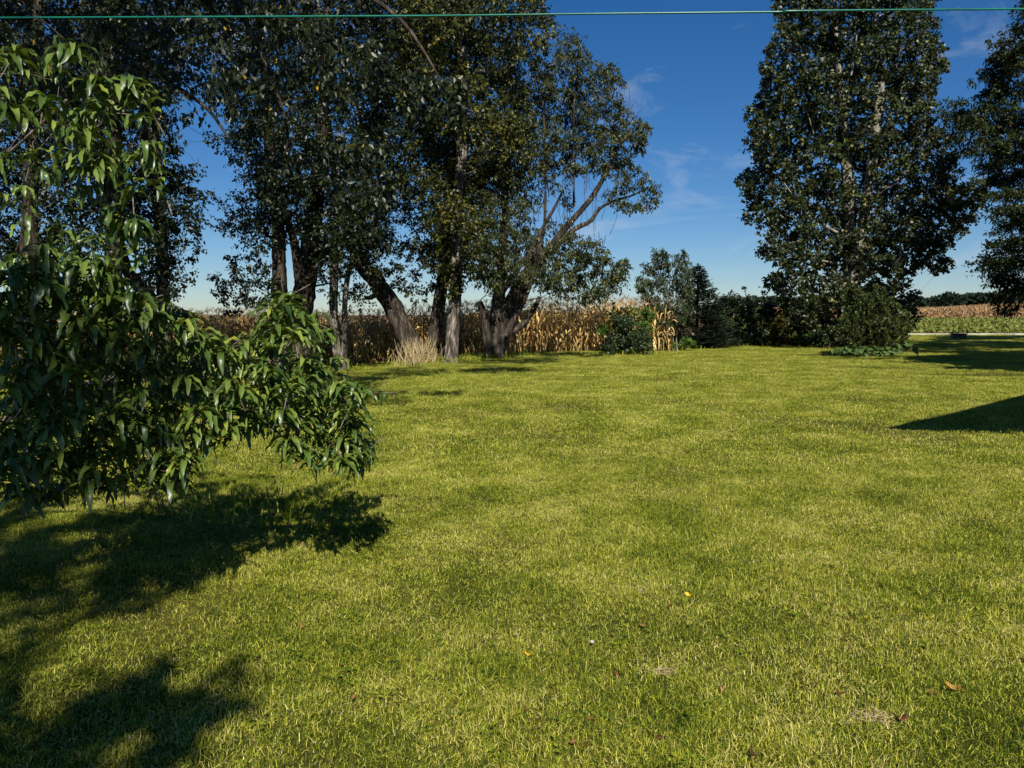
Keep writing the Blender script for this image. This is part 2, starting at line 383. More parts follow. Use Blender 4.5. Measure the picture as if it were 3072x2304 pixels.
SKYGAPS = [[(575, 180), (630, 205), (655, 330), (610, 420), (650, 560), (600, 620), (620, 700), (590, 800), (620, 900), (560, 940), (530, 910), (570, 800), (595, 640), (570, 520), (545, 400), (555, 260)]]

def tree(name, label, group, base, stems, crowns, leafm, barkm, leaf, twig=0.3, cat='tree', rscale=1.0, droop=0.5, yellow=0.0, limbs_at=None, flare=True, sides=9, extra=None):
    """stems: list of (control points in world space, radii); crowns: list of dicts (poly, y, thick, r, space, ntw, nlf)"""
    root = empty(name, base, label, cat, group)
    pool = []; prad = []
    for pts, rad in stems:
        n = 26; sp = spline(pts, n); rr = np.interp(np.linspace(0, 1, n), np.linspace(0, 1, len(rad)), rad)
        w_ = np.array([rng.normal(0, 0.10) for _ in range(n)])
        tb = MB(); m_ = 64; sd_ = 16; s2 = spline(pts, m_); r2 = np.interp(np.linspace(0, 1, m_), np.linspace(0, 1, len(rad)), rad)
        tb.tube(s2, r2, sd_)
        vv = tb.v[0].reshape(m_, sd_, 3); ax = vv.mean(1, keepdims=True)
        ridge = np.cumsum(rng.normal(0, 0.05, (m_, sd_)), 0); ridge = ridge - ridge.mean(1, keepdims=True); ridge = np.clip(ridge, -0.22, 0.22) + rng.normal(0, 0.035, (m_, sd_)) + 0.08 * rng.choice([-1, 1], sd_)[None, :]
        foot = np.clip(1 - np.linspace(0, 1, m_) * 9, 0, 1)[:, None] * 0.35 * np.sin(np.arange(sd_) * 2 * math.pi / sd_ * 4 + rng.uniform(0, 6))[None, :] * (1 if flare else 0)
        tb.v[0] = (ax + (vv - ax) * (1 + ridge + foot)[..., None]).reshape(-1, 3)
        tb.build('trunk', barkm, root, True)
        pool.append(sp); prad.append(rr)
    br = MB(); lf = MB()
    cl = []
    for c in crowns:
        rpx = c['r'] * F / c['y']
        for q in poly_points(c['poly'], c['space'] * rpx, c.get('tries', 3000), c.get('shrink', 0.55) * rpx, () if c.get('nogap') else SKYGAPS):
            y = c['y'] + rng.uniform(-1, 1) * c['thick']
            cl.append((P(q[0], q[1], y), c))
        if c.get('fringe', True):
            c2 = dict(c, r=c['r'] * 0.46, ntw=max(4, int(c['ntw'] * 0.15)), nlf=max(7, int(c['nlf'] * 0.7)))
            for q in poly_points(c['poly'], 0.5 * rpx, 3500, 0.0, SKYGAPS):
                e = np.array([q + 0.75 * rpx * np.array([math.cos(a), math.sin(a)]) for a in np.arange(0, 6.28, 0.785)])
                if not inpoly(e, c['poly']).all(): cl.append((P(q[0], q[1], c['y'] + rng.uniform(-0.8, 0.8) * c['thick']), c2))
    T = [x[0] for x in cl]
    if T:
        for pts, rr in grow(np.concatenate(pool), np.concatenate(prad), T, rscale=rscale):
            br.tube(pts, rr, 5)
    for p, c in cl:
        k = rng.uniform(0.75, 1.2)
        spray(lf, br, p, np.array([1, 1, c.get('zs', 0.85)]) * c['r'] * k, int(c['ntw'] * k), c['nlf'], leaf[0], leaf[1], droop, twig, yellow=yellow)
    if extra: extra(br, lf)
    if br.n: br.build('branch', barkm, root)
    if lf.n: lf.build('crown', leafm, root)
    return root

def stem(px_list, y, rad, grounded=True):
    pts = [P(a, b, (yy if yy else y)) for a, b, yy in [(t + (None,))[:3] for t in px_list]]
    if grounded: pts[0][2] = float(terrain(pts[0][0], pts[0][1])) - 0.15
    return pts, rad

# ------------------------------------------------------------------ the row of big trees in front of the corn
# tall near-left tree with a straight furrowed trunk
yB = 24
cB = dict(poly=[(-250, -150), (330, -150), (400, 100), (350, 420), (380, 640), (300, 760), (150, 820), (-200, 800)], y=yB, thick=3.4, r=0.95, space=0.78, ntw=46, nlf=16, tries=5000)
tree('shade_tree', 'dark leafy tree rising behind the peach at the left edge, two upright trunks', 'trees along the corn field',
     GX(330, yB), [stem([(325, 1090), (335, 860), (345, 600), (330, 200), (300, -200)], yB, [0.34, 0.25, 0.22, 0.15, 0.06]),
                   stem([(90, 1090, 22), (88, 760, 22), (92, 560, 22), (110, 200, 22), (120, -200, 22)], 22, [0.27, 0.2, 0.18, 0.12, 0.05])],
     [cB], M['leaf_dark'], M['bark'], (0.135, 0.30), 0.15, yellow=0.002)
yA = 27
def limbsA(br, lf):
    for pts, r0 in [([(480, 700), (440, 400), (425, 180), (515, 110), (640, 60)], 0.15), ([(425, 185), (480, 235), (560, 280), (630, 335), (690, 420)], 0.12),
                    ([(430, 190), (380, 120), (300, 60)], 0.1)]:
        sp = spline([P(a, b, yA - 0.5) for a, b in pts], 18); br.tube(sp, np.linspace(r0, r0 * 0.35, 18), 6)
cA = dict(poly=[(240, -150), (660, -150), (650, 160), (555, 190), (530, 270), (515, 400), (555, 520), (585, 640), (560, 790), (525, 900), (440, 870), (390, 740), (300, 700), (250, 400)], y=yA, thick=3.2, r=0.9, space=0.80, ntw=44, nlf=16, tries=5000)
cA2 = dict(poly=[(430, 330), (640, 300), (660, 430), (620, 700), (540, 900), (480, 820), (470, 560)], y=yA - 1.2, thick=0.8, r=0.34, space=2.1, shrink=0.0, ntw=7, nlf=9, fringe=False, nogap=True)
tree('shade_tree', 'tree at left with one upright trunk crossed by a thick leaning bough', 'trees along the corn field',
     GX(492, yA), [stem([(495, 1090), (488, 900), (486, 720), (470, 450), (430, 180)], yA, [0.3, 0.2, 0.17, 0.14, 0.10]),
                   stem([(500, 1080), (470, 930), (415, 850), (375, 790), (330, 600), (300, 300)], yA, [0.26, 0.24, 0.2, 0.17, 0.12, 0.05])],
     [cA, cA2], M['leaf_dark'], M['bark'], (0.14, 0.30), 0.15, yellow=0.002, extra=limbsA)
yD = 33
cD1 = dict(poly=[(660, -150), (1230, -150), (1240, 200), (1190, 520), (1150, 760), (1060, 830), (960, 800), (900, 720), (840, 760), (700, 730), (660, 640), (720, 560), (650, 430), (700, 330), (640, 160)], y=yD, thick=4.6, r=1.15, space=0.74, ntw=54, nlf=17, tries=7000)
cD2 = dict(poly=[(690, 740), (800, 760), (850, 850), (840, 950), (760, 930), (690, 960), (640, 900), (620, 860), (660, 800)], y=yD - 1, thick=1.0, r=0.42, space=1.0, ntw=11, nlf=10, fringe=False)
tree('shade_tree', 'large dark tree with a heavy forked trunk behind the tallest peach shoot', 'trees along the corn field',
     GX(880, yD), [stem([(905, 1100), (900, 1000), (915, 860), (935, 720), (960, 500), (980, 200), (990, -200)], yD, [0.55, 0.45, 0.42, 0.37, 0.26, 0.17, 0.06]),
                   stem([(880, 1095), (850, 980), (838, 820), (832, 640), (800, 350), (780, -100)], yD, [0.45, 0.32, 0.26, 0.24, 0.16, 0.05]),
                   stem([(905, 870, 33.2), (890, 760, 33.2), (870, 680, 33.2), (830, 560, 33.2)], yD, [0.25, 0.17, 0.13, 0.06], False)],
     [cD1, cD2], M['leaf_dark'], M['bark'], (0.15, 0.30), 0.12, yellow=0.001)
yE = 32.5
cE = dict(poly=[(930, 620), (1160, 600), (1150, 800), (1110, 900), (1060, 940), (1000, 900), (940, 850)], y=yE, thick=1.2, r=0.62, space=1.0, ntw=24, nlf=12)
tree('slender_tree', 'slender tree with two thin trunks just right of the peach branches', 'trees along the corn field',
     GX(1020, yE), [stem([(1024, 1110), (1008, 1040), (1000, 940), (1003, 820), (1010, 640), (1020, 400)], yE, [0.24, 0.16, 0.15, 0.14, 0.11, 0.05]),
                    stem([(1030, 1105), (1032, 1000), (1036, 880), (1050, 800), (1085, 700), (1110, 560)], yE, [0.14, 0.10, 0.10, 0.09, 0.07, 0.03])],
     [cE], M['leaf_olive'], M['pale_bark'], (0.13, 0.3), 0.4)
yF = 35
cF = dict(poly=[(1060, -150), (1470, -150), (1470, 480), (1420, 760), (1340, 830), (1260, 780), (1180, 740), (1100, 700), (1080, 300)], y=yF + 0.5, thick=4.2, r=1.15, space=0.78, ntw=48, nlf=17, tries=5000)
cF2 = dict(poly=[(1060, 700), (1180, 720), (1340, 740), (1330, 860), (1250, 910), (1190, 860), (1120, 880)], y=yF + 0.6, thick=1.2, r=0.5, space=1.15, ntw=16, nlf=10)
tree('leaning_tree', 'tree splitting at the ground into one boldly leaning trunk and one upright trunk', 'trees along the corn field',
     GX(1265, yF), [stem([(1255, 1095), (1225, 1020), (1180, 930), (1130, 850), (1085, 790), (1030, 640), (990, 420), (960, 150)], yF, [0.5, 0.44, 0.40, 0.37, 0.33, 0.25, 0.17, 0.08]),
                    stem([(1280, 1100), (1300, 1010), (1316, 900), (1335, 780), (1352, 620), (1370, 380), (1375, 0)], yF - 0.4, [0.36, 0.29, 0.26, 0.24, 0.20, 0.14, 0.07]),
                    stem([(1140, 880), (1110, 892), (1095, 893)], yF - 0.3, [0.1, 0.09, 0.07], False)],
     [cF, cF2], M['leaf_olive'], M['bark'], (0.15, 0.30), 0.12)
yG = 32
cG1 = dict(poly=[(1180, -150), (1680, -150), (1655, 0), (1645, 130), (1560, 170), (1600, 420), (1540, 560), (1480, 640), (1400, 720), (1300, 700), (1200, 400)], y=yG, thick=3.6, r=1.1, space=0.76, ntw=52, nlf=17, tries=6000)
cG2 = dict(poly=[(1290, 620), (1480, 640), (1470, 780), (1440, 860), (1400, 830), (1370, 900), (1330, 890), (1320, 760)], y=yG - 0.4, thick=0.9, r=0.6, space=0.95, ntw=26, nlf=13)
tree('flared_tree', 'olive-leaved tree with a straight pale trunk flaring at its foot', 'trees along the corn field',
     GX(1355, yG), [stem([(1352, 1106), (1354, 1070), (1358, 980), (1366, 860), (1374, 720), (1384, 480), (1390, 200), (1395, -200)], yG, [0.42, 0.27, 0.23, 0.21, 0.20, 0.17, 0.12, 0.06])],
     [cG1, cG2], M['leaf_olive'], M['pale_bark'], (0.145, 0.31), 0.14)
yH = 31.5
def limbsH(br, lf):
    paths = [([(1500, 960), (1580, 860), (1640, 760), (1700, 680), (1770, 600), (1815, 525), (1850, 440)], 0.20, 0.07),
             ([(1545, 930), (1590, 830), (1650, 760), (1720, 690), (1770, 665), (1800, 625), (1850, 600), (1900, 585), (1945, 560)], 0.15, 0.025),
             ([(1510, 870), (1560, 800), (1625, 690), (1665, 620), (1690, 570)], 0.13, 0.04),
             ([(1500, 820), (1515, 700), (1636, 690), (1640, 540), (1640, 300)][:1] + [(1600, 760), (1630, 700), (1636, 600), (1634, 420), (1625, 250)], 0.10, 0.03),
             ([(1722, 620), (1721, 540), (1722, 330), (1732, 180)], 0.05, 0.02),
             ([(1500, 1010), (1560, 980), (1600, 930), (1620, 890)], 0.17, 0.09)]
    for pts, a, b in paths:
        sp = spline([P(x, y, yH - 0.2 + 0.002 * (x - 1500)) for x, y in pts], 22); br.tube(sp, np.linspace(a, b, 22) * (1 + rng.normal(0, 0.05, 22)), 7)
    # thin hanging and upright bare twigs round the gap
    for _ in range(60):
        x = rng.uniform(1560, 1830); y = rng.uniform(560, 720)
        a = P(x, y, yH + rng.uniform(-0.6, 0.6)); ln = rng.uniform(0.5, 1.6) * rng.choice([-1, 1])
        b = a + np.array([rng.normal(0, 0.25), rng.normal(0, 0.25), ln]); br.tube([a, (a + b) / 2 + rng.normal(0, 0.08, 3), b], [0.012, 0.009, 0.005], 3, cap=False)
    for x, y0, y1 in [(1895, 400, 250), (1880, 350, 270), (1920, 380, 320), (1905, 350, 300)]:
        a = P(x - 20, y0, yH); b = P(x + rng.uniform(-8, 12), y1, yH); br.tube([a, (a + b) / 2 + rng.normal(0, 0.1, 3), b], [0.02, 0.014, 0.006], 3)
cH1 = dict(poly=[(1470, 150), (1600, 130), (1650, 200), (1690, 118), (1745, 116), (1770, 210), (1830, 185), (1875, 250), (1860, 330), (1945, 365), (1950, 420), (1900, 480), (1890, 530), (1800, 520), (1700, 530), (1640, 520), (1500, 560)], y=yH + 0.5, thick=1.5, r=0.55, space=0.74, ntw=20, nlf=14, shrink=0.35, tries=7000)
cH2 = dict(poly=[(1430, 650), (1540, 670), (1640, 720), (1700, 690), (1800, 730), (1845, 790), (1890, 780), (1865, 850), (1820, 900), (1740, 910), (1640, 880), (1560, 850), (1480, 890), (1420, 800)], y=yH - 0.8, thick=1.4, r=0.5, space=0.74, ntw=19, nlf=13, shrink=0.35, tries=7000)
cH3 = dict(poly=[(1860, 520), (1930, 500), (1985, 570), (1960, 620), (1880, 640), (1820, 600)], y=yH, thick=0.6, r=0.42, space=0.95, ntw=12, nlf=12)
cH4 = dict(poly=[(1560, 540), (1720, 540), (1700, 700), (1560, 720)], y=yH + 0.5, thick=0.8, r=0.5, space=1.5, ntw=10, nlf=9)
cH5 = dict(poly=[(1430, 300), (1600, 300), (1600, 660), (1440, 720)], y=yH + 0.6, thick=2.0, r=0.8, space=0.75, ntw=40, nlf=15)
tree('willow_tree', 'many-stemmed willow spreading right over the corn, broken stub at its foot', 'trees along the corn field',
     GX(1490, yH), [stem([(1488, 1092), (1490, 1050), (1492, 960), (1500, 860), (1508, 760), (1520, 560), (1540, 300)], yH, [0.44, 0.34, 0.29, 0.21, 0.17, 0.12, 0.05]),
                    stem([(1505, 1080), (1510, 960), (1545, 880), (1580, 820), (1620, 740)], yH - 0.1, [0.26, 0.24, 0.21, 0.18, 0.12]),
                    stem([(1520, 1010), (1545, 950), (1580, 880), (1605, 800)], yH - 0.2, [0.17, 0.15, 0.13, 0.08], False),
                    stem([(1475, 1080), (1462, 1000), (1450, 940), (1438, 905)], yH - 0.3, [0.22, 0.16, 0.13, 0.10])],
     [cH1, cH2, cH3, cH4, cH5], M['leaf_willow'], M['bark'], (0.14, 0.22), 0.3, droop=0.8, extra=limbsH)
# near boughs of a tree standing out of view on the left: larger leaves hang into the top left
yN = 11.5
cN = dict(poly=[(-350, -250), (980, -250), (1000, 120), (880, 290), (760, 330), (620, 280), (400, 330), (200, 250), (-300, 420)], y=yN, thick=2.2, r=0.45, space=0.9, ntw=17, nlf=11)
cN2 = dict(poly=[(980, 120), (1120, 130), (1150, 250), (1020, 320), (900, 260)], y=yN, thick=0.5, r=0.3, space=1.0, ntw=9, nlf=9)
cN3 = dict(poly=[(780, 470), (900, 480), (900, 600), (800, 600)], y=yN, thick=0.3, r=0.22, space=1.2, ntw=5, nlf=8)
cN4 = dict(poly=[(1200, 230), (1400, 230), (1400, 360), (1230, 360)], y=yN, thick=0.3, r=0.24, space=1.1, ntw=8, nlf=8)
cN5 = dict(poly=[(950, 440), (1160, 430), (1180, 620), (1000, 620)], y=yN, thick=0.4, r=0.22, space=1.6, ntw=6, nlf=8)
def overN(br, lf):
    for _ in range(60):  # unseen clumps above the view, added to shade the ground by the trunks
        y = rng.uniform(12.5, 18.5); x = rng.uniform(-9, 2.4) if y > 14 else rng.uniform(-8, -3); z = 1.7 + y * rng.uniform(0.46, 0.56)
        spray(lf, br, np.array([x, y, z]), (0.9, 0.8, 0.45), 24, 10, 0.19, 0.32, 0.5, 0.1)
    for x in (-6, -3, 0, 2):
        a = P(-640, 100, yN); sp = spline([a, np.array([(x + a[0]) / 2, 13.5, 9.0]), np.array([x, 16, 9.4])], 14); br.tube(sp, np.linspace(0.16, 0.03, 14), 6)
tree('overhanging_tree', 'tree beyond the left edge whose larger-leaved boughs hang across the top left', None,
     GX(-700, yN), [stem([(-700, 1500), (-690, 700), (-640, 100), (-560, -500)], yN, [0.4, 0.3, 0.22, 0.12]),
                    stem([(-660, 300), (-300, -50), (200, -150), (700, -120), (1000, 60)], yN, [0.16, 0.12, 0.08, 0.05, 0.02], False),
                    stem([(700, -120), (1000, -60), (1200, 60), (1330, 250)], yN, [0.05, 0.035, 0.025, 0.01], False),
                    stem([(640, -100), (780, 150), (860, 380), (850, 480)], yN, [0.04, 0.03, 0.02, 0.008], False)],
     [cN, cN2, cN3, cN4, cN5], M['leaf_dark'], M['bark'], (0.105, 0.26), 0.6, yellow=0.006, droop=0.9, rscale=0.6, extra=overN)

# brush of dry suckers at the foot of the leaning tree
mb = MB(); b0 = GX(1255, 34)
for _ in range(260):
    a = b0 + np.array([rng.normal(0, 0.42), rng.normal(0, 0.25), 0]); a[2] = float(terrain(a[0], a[1])) - 0.02
    h = rng.uniform(0.4, 1.25); e = a + np.array([rng.normal(0, 0.28), rng.normal(0, 0.2), h])
    mb.tube([a, (a + e) / 2 + rng.normal(0, 0.04, 3), e], [0.012, 0.009, 0.004], 3, rng.random(), False)
tag(mb.build('dry_sucker_clump', M['straw']), 'dry reddish-tan suckers bristling at the foot of the leaning tree', 'dry brush')

# ------------------------------------------------------------------ right side: poplar and the tree at the right edge
yP = 42
polP = [(2345, -150), (2780, -150), (2792, 42), (2833, 207), (2804, 262), (2795, 350), (2846, 422), (2867, 506), (2860, 560), (2952, 549), (2955, 610), (2935, 645), (2890, 690), (2845, 700), (2850, 780), (2815, 830), (2770, 790), (2720, 850), (2760, 880), (2755, 945), (2690, 980), (2640, 1020), (2480, 1030), (2380, 1000), (2350, 900), (2300, 855), (2335, 800), (2270, 745), (2310, 690), (2226, 660), (2262, 608), (2205, 545), (2277, 490), (2232, 410), (2258, 304), (2274, 270), (2300, 140), (2336, 80), (2325, 13)]
cP = dict(poly=polP, y=yP, thick=3.8, r=0.62, space=0.72, ntw=17, nlf=12, zs=1.0, shrink=0.3, tries=16000)
def limbsP(br, lf):
    for x0, y0, x1, y1, r in [(2548, 640, 2420, 330, .10), (2550, 720, 2330, 520, .09), (2546, 520, 2390, 200, .09), (2552, 800, 2290, 690, .08), (2552, 760, 2760, 620, .09), (2600, 600, 2780, 420, .09), (2620, 430, 2740, 150, .08),
                              (2540, 420, 2430, 60, .08), (2555, 850, 2850, 640, .10), (2635, 300, 2690, 20, .06), (2552, 880, 2360, 840, .06), (2530, 330, 2580, 20, .07), (2555, 900, 2740, 860, .06)]:
        z_ = yP - rng.uniform(0.2, 2.2); a = P(x0, y0, yP - 0.1); e = P(x1, y1, z_); m = P(x0 * 0.45 + x1 * 0.55, y0 * 0.55 + y1 * 0.45 + 14, (yP + z_) / 2)
        sp = spline([a, m, e], 14); br.tube(sp, np.linspace(r, r * 0.25, 14), 6)
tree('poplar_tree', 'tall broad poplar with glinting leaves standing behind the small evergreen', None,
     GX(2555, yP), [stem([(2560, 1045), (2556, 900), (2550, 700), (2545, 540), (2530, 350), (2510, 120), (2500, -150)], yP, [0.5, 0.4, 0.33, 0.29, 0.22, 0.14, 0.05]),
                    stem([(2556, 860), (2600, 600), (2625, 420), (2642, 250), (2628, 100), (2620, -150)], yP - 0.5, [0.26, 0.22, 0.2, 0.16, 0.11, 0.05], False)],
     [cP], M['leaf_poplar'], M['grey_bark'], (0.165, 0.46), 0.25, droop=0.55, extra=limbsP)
yR = 34
polR = [(3072, 0), (3040, 28), (3052, 72), (2970, 110), (2972, 185), (2925, 245), (2950, 285), (2868, 305), (2806, 312), (2800, 340), (2850, 385), (2858, 445), (2905, 475), (2880, 512), (2930, 545), (2985, 565), (2955, 600), (2965, 655), (2995, 680), (2960, 720), (2938, 800), (2955, 880), (3010, 900), (3072, 890), (3260, 880), (3260, -200), (3072, -200)]
cRo = dict(poly=[(3240, 880), (3600, 860), (3900, 300), (3650, -450), (3240, -300)], y=34, thick=3.5, r=1.4, space=0.8, ntw=22, nlf=13, zs=0.6, fringe=False)
cR = dict(poly=polR, y=yR, thick=2.6, r=0.95, space=0.68, ntw=50, nlf=18, zs=0.5, tries=9000)
cRb = dict(poly=[(2990, 880), (3060, 860), (3072, 920), (3020, 945), (2985, 930)], y=yR, thick=0.2, r=0.36, space=0.9, ntw=7, nlf=9)
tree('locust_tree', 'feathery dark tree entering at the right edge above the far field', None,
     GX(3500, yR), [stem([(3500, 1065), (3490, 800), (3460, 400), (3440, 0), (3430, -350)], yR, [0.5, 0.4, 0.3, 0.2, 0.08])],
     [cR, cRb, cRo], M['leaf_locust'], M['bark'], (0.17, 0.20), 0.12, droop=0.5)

# ------------------------------------------------------------------ standing corn
def ribbon(p0, az, ln, wid, rise, droop, segs=5, twist=0.0, kink=None):
    """a leaf blade: rises from p0 then bends over"""
    t = np.linspace(0, 1, segs + 1)
    h = np.array([math.cos(az), math.sin(az), 0]); s = np.array([-math.sin(az), math.cos(az), 0])
    x = ln * (t - 0.28 * droop * t * t); z = ln * (rise * t - droop * t * t)
    c = p0 + x[:, None] * h + z[:, None] * np.array([0, 0, 1.0])
    wd = wid * np.sin(np.clip(0.12 + 0.88 * t, 0, 1) * math.pi) ** 0.7 * 0.5 + 0.002
    tw = twist * t
    sv = np.cos(tw)[:, None] * s + np.sin(tw)[:, None] * np.array([0, 0, 1.0])
    v = np.stack([c - sv * wd[:, None], c + sv * wd[:, None]], 1).reshape(-1, 3)
    i = np.arange(segs)[:, None] * 2
    return v, i + np.array([[0, 1, 3, 2]])

def corn_variant(k):
    r = random.Random(100 + k); h = r.uniform(2.45, 2.8)
    st = MB(); lean = (r.uniform(-0.06, 0.06), r.uniform(-0.06, 0.06))
    pts = [(lean[0] * t * t * h, lean[1] * t * t * h, h * t * 0.88) for t in (0, 0.25, 0.5, 0.75, 1)]
    st.tube(pts, [0.016, 0.014, 0.012, 0.010, 0.006], 5, r.random())
    fo = MB(); az = r.uniform(0, 6.28); nl = 13
    for i in range(nl):
        t = 0.16 + 0.80 * i / nl; p0 = np.array([lean[0] * t * t * h, lean[1] * t * t * h, h * t * 0.88])
        az += math.pi + r.uniform(-0.5, 0.5)
        low = 1 - i / nl
        v, f = ribbon(p0, az, r.uniform(0.40, 0.72) * (0.75 + 0.35 * math.sin(3 * t)), r.uniform(0.055, 0.095), r.uniform(0.5, 0.95) - 0.5 * low, r.uniform(0.8, 1.5), 5, r.uniform(-1.6, 1.6))
        fo.add(v, f, min(1, max(0, r.gauss(0.55, 0.22))))
    # drooping ear in its husk
    ear = MB(); t = 0.45; p0 = np.array([lean[0] * t * t * h, lean[1] * t * t * h, h * t * 0.88]); a = r.uniform(0, 6.28)
    dv = np.array([math.cos(a) * 0.6, math.sin(a) * 0.6, -0.75])
    ear.tube([p0, p0 + dv * 0.06, p0 + dv * 0.16, p0 + dv * 0.26, p0 + dv * 0.32], [0.008, 0.03, 0.034, 0.022, 0.006], 6, 0.8)
    ta = MB(); top = np.array([lean[0] * h, lean[1] * h, h * 0.87])
    for i in range(6):
        v, f = ribbon(top, i * 1.1 + r.random(), r.uniform(0.2, 0.34), 0.014, 1.5, r.uniform(0.5, 1.3), 3)
        ta.add(v, f, 0.35)
    return st, fo, ear, ta

CV = [corn_variant(k) for k in range(7)]
cmesh = [(a.mesh('stalk', M['corn_stalk']), b.mesh('foliage', M['corn_leaf']), c.mesh('ear', M['corn_leaf']), d.mesh('tassel', M['corn_leaf'])) for a, b, c, d in CV]
def corn_y(x):                       # front edge of the standing corn
    return 37.2 + 0.10 * np.asarray(x) + 0.006 * np.asarray(x) ** 2 * (np.asarray(x) > 0)
xs = np.arange(-23.5, 8.0, 0.195)
count = 0
plants = []
for row in range(9):
    for x in xs:
        xx = x + rng.normal(0, 0.04); yy = float(corn_y(xx)) + row * 0.72 + rng.normal(0, 0.06)
        plants.append((row, xx, yy, rng.uniform(0, 6.28), rng.uniform(0.9, 1.08), int(rng.integers(0, 7))))
front = [p for p in plants if p[0] < 2][:300]
for row, x, y, a, s, k in front:
    e = empty('corn_plant', (x, y, float(terrain(x, y)) - 0.02), 'dry golden corn plant in the front rows of the standing corn', 'corn plant', 'corn plants along the field edge')
    e.rotation_euler = (0, 0, a); e.scale = (s, s, s)
    for me in cmesh[k]: link(me.name.split('.')[0], me, e)
fid = set(id(p) for p in front)
mb = MB(); acc = {}
for p in plants:
    if id(p) in fid: continue
    acc.setdefault(p[5], []).append(p)
for k, lst in acc.items():
    for part in (0, 1, 3):
        src = CV[k][part]; V = np.concatenate(src.v); RR = np.concatenate(src.r)
        A = np.array([[q[1], q[2], terrain(q[1], q[2]), q[3], q[4]] for q in lst])
        if part == 0:
            A = A[A[:, 1] < corn_y(A[:, 0]) + 3.5]
            if not len(A): continue
        ca, sa = np.cos(A[:, 3]), np.sin(A[:, 3]); s = A[:, 4]
        vx = (V[None, :, 0] * ca[:, None] - V[None, :, 1] * sa[:, None]) * s[:, None] + A[:, 0:1]
        vy = (V[None, :, 0] * sa[:, None] + V[None, :, 1] * ca[:, None]) * s[:, None] + A[:, 1:2]
        vz = V[None, :, 2] * s[:, None] + A[:, 2:3]
        off = (np.arange(len(A)) * len(V))
        fs = [(f[None] + off[:, None, None]).reshape(-1, f.shape[1]) for f in src.f]
        mb.add(np.stack([vx, vy, vz], -1), fs, np.tile(RR, len(A)))
tag(mb.build('standing_corn', M['corn_leaf']), 'dense dry corn standing behind the front rows', 'corn field', kind='stuff')

# ------------------------------------------------------------------ evergreen, young tree, shrubs
def spruce(px, y, toppy, halfpx, label):
    b = GX(px, y); H = (P(px, toppy, y)[2] - b[2]); Rb = halfpx * y / F
    root = empty('spruce_tree', b, label, 'tree')
    t = MB(); t.tube([b, b + (0, 0, H * 0.5), b + (0, 0, H)], [0.13, 0.07, 0.01], 7); t.build('trunk', M['bark'], root)
    nb = MB(); wd = MB()
    z = 0.12
    while z < H - 0.05:
        fr = 1 - z / H; rad = Rb * (fr ** 0.8) * 1.02 + 0.05; n = int(9 + 9 * fr)
        for i in range(n):
            a = rng.uniform(0, 6.28); ln = rad * rng.uniform(0.78, 1.08)
            h = np.array([math.cos(a), math.sin(a), 0]); s = np.array([-math.sin(a), math.cos(a), 0])
            p0 = b + (0, 0, z); tip = p0 + h * ln + (0, 0, 0.12 * ln - 0.12 * fr)
            mid = p0 + h * ln * 0.55 + (0, 0, -0.10 * ln)
            wd.tube([p0, mid, tip], [0.012, 0.009, 0.004], 3, cap=False)
            m = int(26 * ln) + 8; tt = rng.uniform(0.15, 1.0, m)[:, None]
            c = (1 - tt) ** 2 * p0 + 2 * tt * (1 - tt) * mid + tt * tt * tip
            side = rng.choice([-1, 1], m)[:, None]
            d = h * 0.75 + s * side * rng.uniform(0.3, 1.0, (m, 1)) + rng.normal(0, 0.2, (m, 3)) + np.array([0, 0, 0.12])
            nb.leaves(c, d, np.array([[0, 0, 1.0]]) + rng.normal(0, 0.3, (m, 3)), rng.uniform(0.16, 0.30, m), 0.028, np.clip(rng.normal(0.5, 0.2, m), 0, 1))
        z += 0.085 + 0.05 * fr
    m = 30; c = b + np.array([0, 0, H]) + rng.normal(0, 0.03, (m, 3)) - np.array([0, 0, 0.2]) * rng.random((m, 1))
    nb.leaves(c, np.array([[0, 0, 1.0]]) + rng.normal(0, 0.4, (m, 3)), unit(m), 0.2, 0.02, np.full(m, 0.6))
    wd.build('branch', M['bark'], root); nb.build('crown', M['needles'], root)
spruce(2090, 42, 795, 125, 'dark conical spruce behind the thin young tree')

